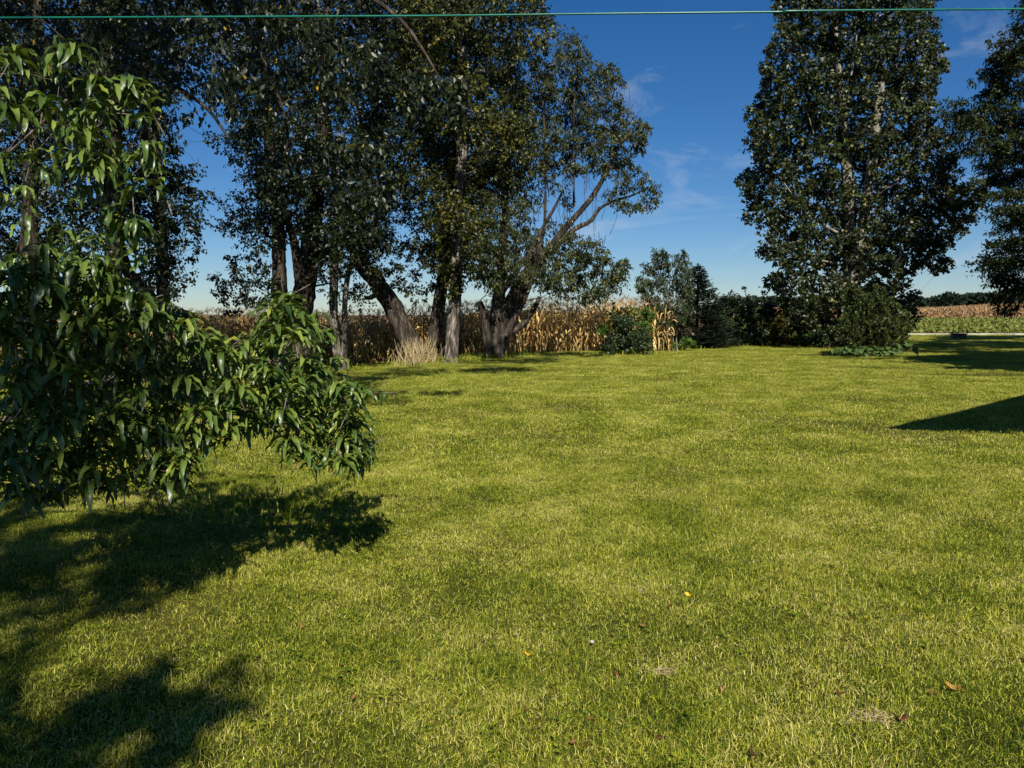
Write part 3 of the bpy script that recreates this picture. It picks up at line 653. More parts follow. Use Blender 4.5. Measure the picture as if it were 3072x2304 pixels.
def shrub(name, label, blobs, y, leafm, leaf, ntw=30, nlf=14, droop=0.35, group=None, cat='shrub', plumes=(), stems=5, wood='twig', zs=0.9):
    """blobs: (px, py, radius in photo pixels) in front view; the shrub stands on the ground below its first blob"""
    b = GX(blobs[0][0], y); root = empty(name, b, label, cat, group); br = MB(); lf = MB()
    st = []
    for _ in range(stems):
        e = P(*blobs[rng.integers(len(blobs))][:2], y) + rng.normal(0, 0.1, 3)
        a = b + np.array([rng.normal(0, 0.12), rng.normal(0, 0.12), -0.05]); sp = spline([a, (a + e) / 2 + (0, 0, 0.1), e], 9); st.append(sp)
        br.tube(sp, np.linspace(0.03, 0.01, 9), 5)
    cs = []
    for px, py, r in blobs:
        rm = r * y / F
        for _ in range(3):
            cs.append((P(px, py, y) + rng.normal(0, 0.35, 3) * rm * np.array([0.5, 1.2, 0.4]), rm * rng.uniform(0.75, 1.0)))
    for pts, rr in grow(np.concatenate(st), np.full(len(st) * 9, 0.02), [c[0] for c in cs], rscale=0.5): br.tube(pts, rr, 4)
    for c, r in cs:
        g0 = float(terrain(c[0], c[1])); c[2] = max(c[2], g0 + r * 0.5)
        spray(lf, br, c, np.array([1, 1, zs]) * r, ntw, nlf, leaf[0], leaf[1], droop, 0.2, tr=0.004)
    for px, py0, py1, dx in plumes:            # upright leafy shoots
        a = P(px, py0, y); e = P(px + dx, py1, y) + (0, rng.normal(0, 0.2), 0); n = 46
        br.tube([a, (a + e) / 2 + rng.normal(0, 0.03, 3), e], [0.012, 0.009, 0.004], 3)
        t = rng.uniform(0.1, 1, n)[:, None]; c = a + (e - a) * t
        lf.leaves(c, unit(n) * np.array([1, 1, 0.4]) + np.array([0, 0, -0.35]), unit(n) + (0, 0, 0.6), leaf[0] * 1.2, leaf[0] * leaf[1], np.clip(rng.normal(0.55, 0.15, n), 0, 1))
    br.build('branch', M[wood], root); lf.build('foliage', leafm, root)
    return root

yt = 38.6
def youngx(br, lf): pass
tree('young_tree', 'young feathery tree on two thin pale stems before the spruce', None, GX(2025, yt),
     [stem([(2022, 1046), (2018, 980), (2012, 900), (2008, 830), (1990, 760)], yt, [0.035, 0.032, 0.028, 0.02, 0.008]),
      stem([(2032, 1046), (2028, 980), (2026, 900), (2040, 820), (2062, 760)], yt, [0.03, 0.028, 0.024, 0.018, 0.008]),
      stem([(2012, 930), (1970, 850), (1920, 845)], yt, [0.015, 0.01, 0.005], False), stem([(2010, 890), (1975, 800), (1955, 770)], yt, [0.015, 0.01, 0.005], False)],
     [dict(poly=[(1910, 830), (1940, 845), (1930, 790), (1965, 810), (1960, 745), (1990, 790), (1985, 738), (2010, 790), (2050, 745), (2070, 830), (2080, 960), (2040, 990), (1960, 960), (1930, 900)], y=yt, thick=0.7, r=0.30, space=0.85, ntw=9, nlf=10, shrink=0.15, tries=4000)],
     M['leaf_shrub'], M['grey_bark'], (0.16, 0.2), 0.3, droop=0.8)
shrub('shrub', 'dark rounded shrub mounded on the lawn against the lit corn', [(1880, 1010, 62), (1840, 1035, 45), (1915, 1035, 52), (1870, 965, 40), (1890, 1040, 45)], 34.5, M['leaf_shrub'], (0.12, 0.33), 44, 15)
shrub('weed_clump', 'taller yellow-green saplings rising behind the mounded shrub', [(1900, 960, 50), (1850, 955, 42), (1930, 990, 40), (1945, 945, 32), (1810, 985, 26)], 36.3, M['leaf_bright'], (0.12, 0.36), 17, 11, stems=9, cat='weeds')
shrub('weed_clump', 'low green weeds round the foot of the thin young tree', [(2010, 1038, 18), (1965, 1042, 18), (2050, 1035, 18), (2080, 1030, 14), (1985, 1030, 20), (2060, 1020, 26)], 38.8, M['leaf_bright'], (0.10, 0.34), 26, 12, cat='weeds', zs=0.6)
shrub('shrub', 'tall shrub with an upright leafy tip just right of the spruce', [(2165, 960, 55), (2150, 1000, 45), (2190, 1010, 50), (2170, 915, 36), (2140, 930, 30)], 44.5, M['leaf_shrub'], (0.15, 0.3), 40, 15, group='shrubs along the back of the lawn', plumes=[(2150, 920, 858, -14), (2130, 930, 872, -6), (2185, 910, 872, 6)])
shrub('shrub', 'broad dark shrub with thin shoots in the middle of the hedge', [(2235, 975, 52), (2215, 1015, 42), (2265, 1010, 48), (2240, 930, 40), (2275, 950, 36)], 44.5, M['leaf_shrub'], (0.15, 0.3), 40, 15, group='shrubs along the back of the lawn', plumes=[(2215, 920, 880, 3), (2205, 925, 868, -4), (2252, 930, 892, 4), (2240, 930, 882, 8)])
shrub('shrub', 'shrub with yellowing leaves near the poplar end of the hedge', [(2330, 985, 42), (2345, 955, 32), (2310, 1010, 40), (2350, 1010, 36)], 44.5, M['leaf_yellowing'], (0.13, 0.33), 34, 14, group='shrubs along the back of the lawn')
shrub('shrub', 'loose shrub with ragged upper twigs left of the yellowing one', [(2300, 965, 42), (2290, 1010, 40), (2310, 930, 26)], 45.2, M['leaf_shrub'], (0.15, 0.3), 30, 14, group='shrubs along the back of the lawn', plumes=[(2285, 940, 880, 4), (2275, 940, 900, -4)])
shrub('shrub', 'dark thicket tucked beneath the left side of the poplar', [(2400, 985, 55), (2430, 1010, 45), (2380, 1015, 40), (2450, 960, 50)], 46.0, M['leaf_shrub'], (0.15, 0.34), 40, 15, group='shrubs along the back of the lawn')
shrub('shrub', 'low sprawling shrub with mottled leaves in front of the hedge', [(2330, 1022, 20), (2360, 1018, 20), (2300, 1022, 18), (2385, 1020, 16)], 42.5, M['leaf_yellowing'], (0.12, 0.33), 24, 12, zs=0.8)
shrub('weed_clump', 'pale broad-leaved plants in the shade below the poplar', [(2425, 1015, 18), (2445, 1018, 16), (2405, 1020, 14)], 42.0, M['leaf_bright'], (0.2, 0.34), 14, 9, cat='weeds', zs=0.7)
shrub('shrub', 'low pale-leaved shrub just left of the small evergreen', [(2482, 1018, 26), (2460, 1022, 18), (2510, 1015, 24), (2490, 1000, 18)], 40.5, M['yew'], (0.12, 0.3), 34, 14)
# tall flowering weed whose heads stand above the hedge
def umbel(px0, px1, py0, py1, label):
    y = 43.8; a = P(px0, py0, y); e = P(px1, py1, y); b = GX(px0, y)
    root = empty('tall_weed', b, label, 'weeds'); s = MB(); s.tube([b, a, e], [0.02, 0.014, 0.007], 5); s.build('stem', M['twig'], root)
    h = MB()
    for i in range(14):
        an = i * 2.4; d = np.array([math.cos(an) * 0.5, math.sin(an) * 0.5, 0.5 - 0.05 * i]); h.tube([e, e + d * 0.18], [0.005, 0.004], 3)
        n = 9; h.leaves(e + d * 0.18 + rng.normal(0, 0.02, (n, 3)), unit(n), unit(n), 0.07, 0.025, np.full(n, 0.5))
    n = 26; t = rng.uniform(0.2, 0.9, n)[:, None]; h.leaves(a + (e - a) * t, unit(n), unit(n), 0.11, 0.03, rng.random(n))
    h.build('flower_head', M['leaf_shrub'], root)
umbel(2255, 2232, 930, 866, 'tall weed with a spreading flower head leaning left above the hedge')
umbel(2288, 2290, 940, 878, 'upright tall weed with a tufted head nearest the poplar')

# small yew-like evergreen before the poplar
ye = 33.0
b = GX(2615, ye); root = empty('evergreen_shrub', b, 'small bristly evergreen with upswept tips standing over the hostas', 'shrub')
lf = MB(); br = MB()
br.tube([b, b + (0.02, 0, 0.5), b + (0, 0, 1.4), b + (0.05, 0, 2.3)], [0.09, 0.07, 0.05, 0.02], 7)
for q in poly_points([(2520, 985), (2540, 940), (2570, 925), (2580, 880), (2610, 905), (2630, 866), (2655, 890), (2680, 925), (2720, 945), (2728, 985), (2712, 1030), (2670, 1048), (2590, 1045), (2540, 1030), (2515, 1010)], 12, 3000):
    for _ in range(9):
        c = P(q[0], q[1], ye + rng.uniform(-1.1, 1.1)); v = c - (b + (0, 0, 0.6))
        d = v / np.linalg.norm(v) * 0.6 + np.array([0, 0, 0.55]) + rng.normal(0, 0.2, 3); d /= np.linalg.norm(d)
        n = 15; t = rng.uniform(0, 1, n)[:, None]
        lf.leaves(c + d * t * 0.26, d * 0.9 + unit(n) * 0.7, unit(n), 0.13, 0.030, np.clip(rng.normal(0.5, 0.2, n), 0, 1))
        if rng.random() < 0.3: br.tube([b + (0, 0, 0.4 + 0.5 * rng.random()), c], [0.015, 0.005], 3, cap=False)
br.build('branch', M['bark'], root); lf.build('foliage', M['yew'], root)

# hostas: each plant with its leaves
def hosta_leaf(k):
    r = random.Random(k); L_ = r.uniform(0.20, 0.30); m = MB(); t = np.linspace(0, 1, 6)
    x = L_ * (t - 0.12 * t * t); z = L_ * (0.55 * t - 0.85 * t * t); wd = 0.42 * L_ * np.sin(np.clip(0.1 + 0.9 * t, 0, 1) * math.pi) ** 0.75
    v = np.concatenate([np.stack([x, -wd, z + wd * 0.3], 1), np.stack([x, 0 * x, z], 1), np.stack([x, wd, z + wd * 0.3], 1)])
    i = np.arange(5); m.add(v, np.concatenate([np.stack([i, i + 6, i + 7, i + 1], 1), np.stack([i + 6, i + 12, i + 13, i + 7], 1)]), r.uniform(0.2, 0.9))
    return m.mesh('leaf', M['hosta'], True)
HL = [hosta_leaf(k) for k in range(8)]
hostas = [(2512, 31.5, 'leftmost hosta in the bed under the small evergreen', 0.8), (2545, 31.2, 'second hosta from the left in the bed under the evergreen', 1.0), (2585, 31.0, 'third hosta from the left in the bed under the evergreen', 1.05),
          (2628, 30.9, 'hosta in the middle front of the bed, right below the evergreen trunk', 1.05), (2668, 31.0, 'hosta at the right end of the lit front row of the bed', 1.0), (2565, 32.2, 'taller hosta behind the others, left of the evergreen trunk', 1.15), (2722, 31.6, 'tall dark hosta standing apart in shade at the right end of the bed', 1.3)]
for px, y, lab, s in hostas:
    b = GX(px, y); root = empty('hosta_plant', b, lab, 'hosta', 'hostas under the evergreen')
    for i in range(36):
        a = rng.uniform(0, 6.28); r_ = rng.uniform(0.02, 0.3) * s; h = (0.46 - 0.75 * r_ + rng.uniform(-0.04, 0.06)) * s
        o = link('leaf', HL[rng.integers(8)], root); o.location = (r_ * math.cos(a), r_ * math.sin(a), max(0.04, h))
        o.rotation_euler = (rng.normal(0, 0.25), rng.uniform(-0.3, 0.35), a + rng.normal(0, 0.4)); o.scale = (s, s, s)

# ------------------------------------------------------------------ far fields and far wood
n = 42000; yy = np.sqrt(rng.uniform(77 ** 2, 152 ** 2, n)); xx = yy * rng.uniform(0.27, 0.74, n)
p = np.stack([xx, yy, terrain(xx, yy) + rng.uniform(0.0, 0.6, n)], 1); mb = MB()
mb.leaves(p, unit(n) + (0, 0, 0.1), unit(n) + (0, -0.2, 0.8), rng.uniform(0.22, 0.5, n), 0.16, np.clip(rng.normal(0.5, 0.2, n), 0, 1))
tag(mb.build('soybean_field', M['soy']), 'green strip of low crop beyond the gravel road', 'crop', kind='stuff')
n = 65000; yy = 150 + 185 * rng.random(n) ** 1.7; xx = yy * rng.uniform(0.27, 0.76, n)
p = np.stack([xx, yy, terrain(xx, yy) + rng.uniform(0.2, 2.2, n) ** 1.0], 1); mb = MB()
mb.leaves(p, unit(n) * np.array([0.6, 0.6, 0.5]) + (0, 0, 0.6), unit(n), rng.uniform(0.35, 0.8, n), 0.11, np.clip(rng.normal(0.5, 0.24, n), 0, 1))
tag(mb.build('far_corn_field', M['corn_far']), 'rust-brown ripe corn field on the rise across the road', 'corn field', kind='stuff')
mb = MB()
for i in range(95):
    y = rng.uniform(385, 430); u = 0.27 + 0.5 * i / 95 + rng.normal(0, 0.003); x = u * y; g0 = float(terrain(x, y))
    hz = rng.uniform(5.5, 8.5) + (1.0 if u > 0.55 else 0) ; r_ = rng.uniform(3.0, 5.0); n = 420
    d = unit(n); c = np.array([x, y, g0 + hz - r_ * 0.8]) + d * np.array([r_ * 1.3, r_, r_ * 0.85]) * rng.uniform(0.75, 1.02, (n, 1))
    mb.leaves(c, d + unit(n) * 0.6, d + unit(n) * 0.5, 1.9, 0.7, np.clip(rng.normal(0.5, 0.22, n) , 0, 1))
tag(mb.build('far_wood', M['far_wood']), 'dark line of distant trees along the horizon at right', 'wood', kind='stuff')

# box with an upright pipe before the road, shade put into its colour
yb = 57.0; b = GX(2876, yb); root = empty('utility_box', b, 'low box with an upright pipe before the gravel road, coloured dark for its shade', 'utility box')
m = MB(); m.box(b + (-0.46, -0.3, -0.05), b + (0.46, 0.3, 0.40)); o = m.build('casing', M['shade_dark_metal'], root)
bv = o.modifiers.new('bevel', 'BEVEL'); bv.width = 0.04; bv.segments = 2
m = MB(); m.box(b + (-0.50, -0.34, 0.403), b + (0.50, 0.34, 0.45)); m.build('lid', M['shade_dark_metal'], root)
m = MB(); m.tube([b + (-0.42, 0, 0.44), b + (-0.42, 0, 0.80), b + (-0.42, 0, 0.84)], [0.04, 0.04, 0.046], 10); m.build('pipe', M['shade_dark_metal'], root)
m = MB(); m.tube([b + (-0.05, 0, 0.44), b + (-0.05, 0, 0.55), b + (0.03, 0, 0.59)], [0.03, 0.03, 0.02], 8); m.build('valve', M['shade_dark_metal'], root)

# unseen canopy added at right, roof shaped to cast the wedge of shade
def lift(gp, z):                                 # point at height z whose shadow falls on ground point gp
    t = z / TAN_EL; return np.array([gp[0] - L_h[0] * t, gp[1] - L_h[1] * t, z])
tip = G(2668, 1287)
e1 = G(3071, 1306) - tip; e1 = e1 / np.linalg.norm(e1); e2 = G(3071, 1191) - tip; e2 = e2 / np.linalg.norm(e2)
z0 = 2.7
A = lift(tip, z0); B = lift(tip + e1 * 5.2, z0 + 0.05); D = lift(tip + e2 * 7.5, 2.3); E = B + (D - A)
root = empty('added_canopy', (float((A[0] + E[0]) / 2), float((A[1] + E[1]) / 2), 0.0), 'unseen canopy added beyond the right edge to throw the black wedge of shade', 'added_canopy')
m = MB(); top = np.array([A, B, E, D]); up = np.array([0, 0, 0.12])
m.add(np.vstack([top, top + up]), np.array([(3, 2, 1, 0), (4, 5, 6, 7), (0, 1, 5, 4), (1, 2, 6, 5), (2, 3, 7, 6), (3, 0, 4, 7)])); m.build('roof', M['shingle'], root)
for c in (B + (D - A) * 0.06 - (B - A) * 0.05, E - (B - A) * 0.05 - (D - A) * 0.05, D + (B - A) * 0.75):
    m = MB(); m.box((c[0] - 0.06, c[1] - 0.06, 0), (c[0] + 0.06, c[1] + 0.06, c[2] + 0.01)); m.build('post', M['timber'], root)

# broad tree behind the camera: its boughs shade the lower left of the lawn
bS = np.array([-6.0, -7.0, 0.0]); root = empty('unseen_tree', bS, 'broad tree out of view behind the viewer that shades the lower left lawn', 'tree')
t = MB(); t.tube([bS, bS + (0.1, 0, 2), bS + (0.2, 0.1, 5)], [0.35, 0.27, 0.15], 9); t.build('trunk', M['bark'], root)
lf = MB(); br = MB(); cs = []
for gp, z in [((-2.9, 3.1), 7.2), ((-2.3, 3.0), 7.6), ((-1.75, 3.1), 7.4), ((-2.5, 3.5), 8.0), ((-3.0, 3.8), 8.2), ((-3.5, 4.2), 8.0), ((-3.2, 4.6), 8.4), ((-3.4, 5.0), 8.0), ((-3.6, 5.6), 8.6), ((-3.4, 6.3), 8.8), ((-2.9, 6.1), 8.6), ((-4.0, 5.0), 8.8), ((-3.6, 3.4), 8.0), ((-4.4, 6.5), 9.2), ((-4.2, 4.2), 8.5),
              ((-1.5, 2.6), 7.2), ((-2.2, 2.4), 7.6), ((-3.0, 2.4), 7.6), ((-2.9, 5.2), 8.2), ((-3.3, 5.2), 8.4), ((-2.4, 5.6), 8.2), ((-2.7, 5.9), 8.4), ((-3.9, 6.0), 9.0), ((-1.5, 3.3), 7.6), ((-2.5, 2.8), 7.4), ((-1.9, 2.7), 7.2), ((-2.9, 4.3), 8.0), ((-2.2, 4.75), 8.2), ((-3.7, 4.8), 8.2), ((-2.6, 5.0), 8.6)]:
    cs.append(lift(gp, z))
for pts, rr in grow(np.array([bS + (0.2 * k, 0.1 * k, 1.5 + k) for k in range(4)]), np.full(4, 0.15), cs): br.tube(pts, rr, 5)
for c in cs: spray(lf, br, c, (0.48, 0.46, 0.34), 22, 12, 0.13, 0.32, 0.4, 0.2)
for _ in range(46):  # high unseen clumps added to shade the boughs at the top left
    c = np.array([rng.uniform(-8.5, -2.6), rng.uniform(-1.0, 3.2), 0.0]); c[2] = rng.uniform(13.0, 17.5)
    spray(lf, br, c, (0.95, 0.8, 0.5), 22, 10, 0.24, 0.34, 0.4, 0.05)
for x, y in ((-7.5, 0), (-5.5, 1.5), (-3.5, 1)):
    sp = spline([bS + (0.2, 0.1, 4.8), bS + (0.2, 1.5, 9), np.array([x, y, 15.5])], 14); br.tube(sp, np.linspace(0.15, 0.03, 14), 6)
br.build('branch', M['bark'], root); lf.build('crown', M['leaf_dark'], root)
# unseen tree added at right, clumps placed to darken the lawn before the road
bM = np.array([22.5, 18.0, 0.0]); root = empty('unseen_tree', bM, 'unseen tree added beyond the right edge to shade the lawn before the gravel road', 'tree')
t = MB(); t.tube([bM, bM + (0.1, 0, 3), bM + (0.2, 0.1, 8)], [0.45, 0.35, 0.15], 9); t.build('trunk', M['bark'], root)
lf = MB(); br = MB(); cs = []
for py0, py1, nn, xl in ((1009, 1022, 34, 2850), (1024, 1044, 40, 2790), (1058, 1074, 34, 2780), (1076, 1092, 34, 2780), (1094, 1108, 18, 2920)):
    for _ in range(nn):
        g = G(rng.uniform(xl, 3150), rng.uniform(py0, py1)); z = rng.uniform(6.0, 9.0) if g[1] < 38 else rng.uniform(12, 20)
        cs.append(lift(g, z))
for pts, rr in grow(np.array([bM + (0.03 * k, 0.01 * k, 3.0 + k) for k in range(6)]), np.full(6, 0.2), cs): br.tube(pts, rr, 5)
for c in cs: spray(lf, br, c, (1.2, 1.0, 0.5) if c[1] < 30 else (1.8, 1.8, 0.9), 30, 10, 0.42 if c[1] < 30 else 0.6, 0.38, 0.4, 0.05)
br.build('branch', M['bark'], root); lf.build('crown', M['leaf_dark'], root)

# ------------------------------------------------------------------ clothes line across the top
wp = [P(-2600, 60, 2.75), P(0, 53, 2.6), P(700, 50, 2.55), P(1300, 47, 2.5), P(1800, 41, 2.45), P(2300, 36, 2.4), P(3072, 27, 2.35), P(9000, -10, 2.3)]
root = empty('clothesline', (0, 2.5, 0), 'green plastic-coated clothesline stretched across the top of the view', 'clothesline')
sp = spline(wp, 160); m = MB(); m.tube(sp, 0.0031, 8); m.build('line', M['green_plastic'], root, True)
for e in (sp[0], sp[-1]):
    m = MB(); m.tube([(e[0], e[1], -0.1), (e[0], e[1], e[2] + 0.03)], [0.03, 0.03], 10)
    m.tube([(e[0], e[1] - 0.5, e[2] - 0.03), (e[0], e[1] + 0.5, e[2] - 0.03)], [0.02, 0.02], 8); m.build('post', M['galvanised'], root)

# ------------------------------------------------------------------ peach tree in the left foreground
def peach_leaf(k):
    r = random.Random(500 + k); Ln = 0.172 * r.uniform(0.75, 1.22); ns = 8; t = np.linspace(0, 1, ns + 1)
    curl = r.uniform(1.3, 2.15); fold = r.uniform(0.2, 0.6); sw = r.uniform(-0.5, 0.5)
    th = 0.6 - curl * np.clip(t / 0.55, 0, 1) ** 0.9 - 0.15 * t                       # heading: starts rising, then droops
    ds = Ln / ns
    x = np.concatenate([[0], np.cumsum(np.cos(th[:-1]) * ds)]); z = np.concatenate([[0], np.cumsum(np.sin(th[:-1]) * ds)])
    yv = sw * 0.10 * Ln * t * t
    wd = 0.084 * Ln * np.clip(np.sin(np.clip(0.03 + 0.97 * t, 0, 1) ** 0.85 * math.pi), 0, 1) ** 0.8 + 0.0012
    wav = 0.006 * np.sin(t * 17 + r.uniform(0, 6))
    nx_, nz_ = -np.sin(th), np.cos(th)
    Lf = np.stack([x + nx_ * (wd * fold + wav), yv - wd, z + nz_ * (wd * fold + wav)], 1)
    Md = np.stack([x, yv, z], 1)
    Rt = np.stack([x + nx_ * (wd * fold - wav), yv + wd, z + nz_ * (wd * fold - wav)], 1)
    v = np.concatenate([Lf, Md, Rt]); i = np.arange(ns); o = ns + 1
    m = MB(); m.add(v, np.concatenate([np.stack([i, i + o, i + o + 1, i + 1], 1), np.stack([i + o, i + 2 * o, i + 2 * o + 1, i + o + 1], 1)]), float(np.clip(r.gauss(0.5, 0.2), 0, 0.95)))
    return m
PL = [peach_leaf(k) for k in range(14)]
PLM = [m.mesh('leaf', M['leaf_peach'], True) for m in PL]
pb0 = np.array([-4.3, 6.0, 0.0])
peach = empty('peach_tree', pb0, 'peach tree filling the left foreground with long glossy drooping leaves', 'tree')
lower = [(0, 800), (100, 770), (200, 790), (330, 780), (440, 900), (540, 925), (600, 985), (650, 1040), (770, 1010), (800, 930), (860, 890), (935, 960), (930, 1080), (1000, 1070), (1075, 1160), (1085, 1290), (1120, 1340), (1080, 1400), (960, 1370), (880, 1350), (800, 1290), (640, 1290), (590, 1400), (520, 1450), (420, 1430), (300, 1460), (150, 1480), (0, 1460)]
upper = [(0, 160), (90, 170), (150, 260), (180, 150), (240, 150), (300, 240), (420, 240), (430, 300), (480, 440), (470, 520), (380, 560), (440, 690), (420, 760), (300, 760), (0, 800)]
heroes = [(220, 150, 3.7), (60, 160, 3.7), (300, 250, 3.8), (390, 245, 3.85), (140, 300, 3.7), (20, 330, 3.6), (280, 400, 3.8), (250, 470, 3.8), (300, 500, 3.85), (445, 470, 4.0), (365, 640, 4.0), (400, 690, 4.0), (130, 745, 3.8), (245, 785, 3.9),
          (110, 830, 3.8), (270, 850, 4.0), (15, 890, 3.7), (330, 890, 4.0), (560, 950, 4.5), (600, 1000, 4.5), (865, 895, 4.8), (830, 960, 4.8), (800, 1010, 4.8), (975, 1000, 4.9), (910, 1080, 4.9), (1040, 1180, 4.9), (1060, 1260, 4.95), (1085, 1330, 5.0), (1050, 1380, 5.0), (690, 1060, 4.7), (760, 1080, 4.7), (540, 1060, 4.5), (420, 960, 4.3), (300, 1000, 4.1), (160, 1080, 3.9), (700, 1180, 4.7), (480, 1110, 4.3), (30, 1000, 3.7), (870, 1150, 4.8)]
tips = [P(a, b_, d) for a, b_, d in heroes]; up_ = [1] * len(tips)
for q in poly_points(lower, 50, 7000, 8):
    tips.append(P(q[0], q[1], 3.8 + 1.0 * q[0] / 1100 + rng.uniform(-0.2, 0.2))); up_.append(1)
for q in poly_points(lower, 36, 9000):
    tips.append(P(q[0], q[1], 4.2 + 1.0 * q[0] / 1100 + rng.uniform(0.0, 1.1))); up_.append(0)
for q in poly_points(upper, 70, 3000):
    tips.append(P(q[0], q[1], 3.9 + rng.uniform(-0.2, 1.2))); up_.append(0)
tips = np.array(tips)
tb = MB()
stems_ = [[pb0 + (0, 0, -0.1), pb0 + (0.05, -0.05, 0.5), pb0 + (0.0, -0.2, 1.1), pb0 + (-0.1, -0.5, 2.0), P(200, 300, 4.2)],
          [pb0 + (0.03, -0.05, 0.55), pb0 + (0.5, -0.1, 1.0), pb0 + (1.1, -0.1, 1.2), P(820, 1080, 5.1), P(1000, 1200, 5.1)],
          [pb0 + (0.03, -0.05, 0.45), pb0 + (0.5, -0.35, 0.8), pb0 + (0.9, -0.5, 0.95), P(480, 1180, 4.6), P(640, 1240, 4.8)],
          [pb0 + (0.0, -0.1, 0.8), pb0 + (0.5, -0.3, 1.5), P(430, 980, 4.5), P(600, 1000, 4.7)]]
sp_all = []; sr_all = []
for i, s in enumerate(stems_):
    sp = spline(s, 22); r0 = 0.065 if i == 0 else 0.04; rr = np.geomspace(r0, 0.007, 22)
    tb.tube(sp, rr, 8); sp_all.append(sp); sr_all.append(rr)
tb.build('trunk', M['peach_wood'], peach, True)
bb = MB()
for pts, rr in grow(np.concatenate(sp_all), np.concatenate(sr_all), tips, rscale=0.28): bb.tube(pts, rr, 5)
leaves_ = []
for c, u_ in zip(tips, up_):
    nl = 14 if u_ else int(rng.integers(8, 13)); ln = rng.uniform(0.12, 0.2) if u_ else rng.uniform(0.18, 0.32)
    a0 = rng.uniform(0, 6.28); inc = rng.uniform(0.55, 1.1) if u_ else rng.uniform(-0.35, 0.8)
    d = np.array([math.cos(a0) * 0.6 + 0.25, math.sin(a0) * 0.5 - 0.2, inc]); d /= np.linalg.norm(d)
    s = c - d * ln; bb.tube([s, s + d * ln * 0.5 + (0, 0, 0.015), c], [0.0035, 0.003, 0.0015], 4)
    for i in range(nl):
        t = 0.35 + 0.65 * (i + 0.6) / nl; p = s + d * ln * t + np.array([0, 0, 0.03 * t * (1 - t)])
        az = a0 + i * 2.4 + rng.normal(0, 0.3)
        h = np.array([math.cos(az), math.sin(az), 0.0]) * 1.0 + d * 0.55 + np.array([0, 0, -0.25 + 0.35 * t])
        leaves_.append((p, h / np.linalg.norm(h), rng.integers(14), (rng.uniform(0.9, 1.15) if u_ else rng.uniform(0.7, 1.05)) * (1.0 if t < 0.92 else 0.75)))
bb.build('branch', M['peach_wood'], peach)
def frame(h):
    x = h; up = np.array([0, 0, 1.0]) + rng.normal(0, 0.18, 3); y = np.cross(up, x); y /= np.linalg.norm(y); z = np.cross(x, y)
    return np.stack([x, y, z], 1)
order = np.argsort([l[0][1] + rng.uniform(0, 0.5) for l in leaves_])
chosen = set(order[:300].tolist())
lf = MB()
for i, (p, h, k, s) in enumerate(leaves_):
    Rm = frame(h)
    if i in chosen:
        o = link('leaf', PLM[k], peach)
        o.matrix_local = Matrix.Translation(Vector(p - pb0)) @ Matrix([[*(Rm[0] * s)], [*(Rm[1] * s)], [*(Rm[2] * s)]]).to_4x4()
    else:
        src = PL[k]; lf.add(src.v[0] @ (Rm * s).T + p, src.f[0], float(np.clip(src.r[0][0] + rng.normal(0, 0.16), 0, 0.95)) if rng.random() > 0.012 else 1.0)
tag(lf.build('leaves', M['leaf_peach'], peach, True), kind='stuff')

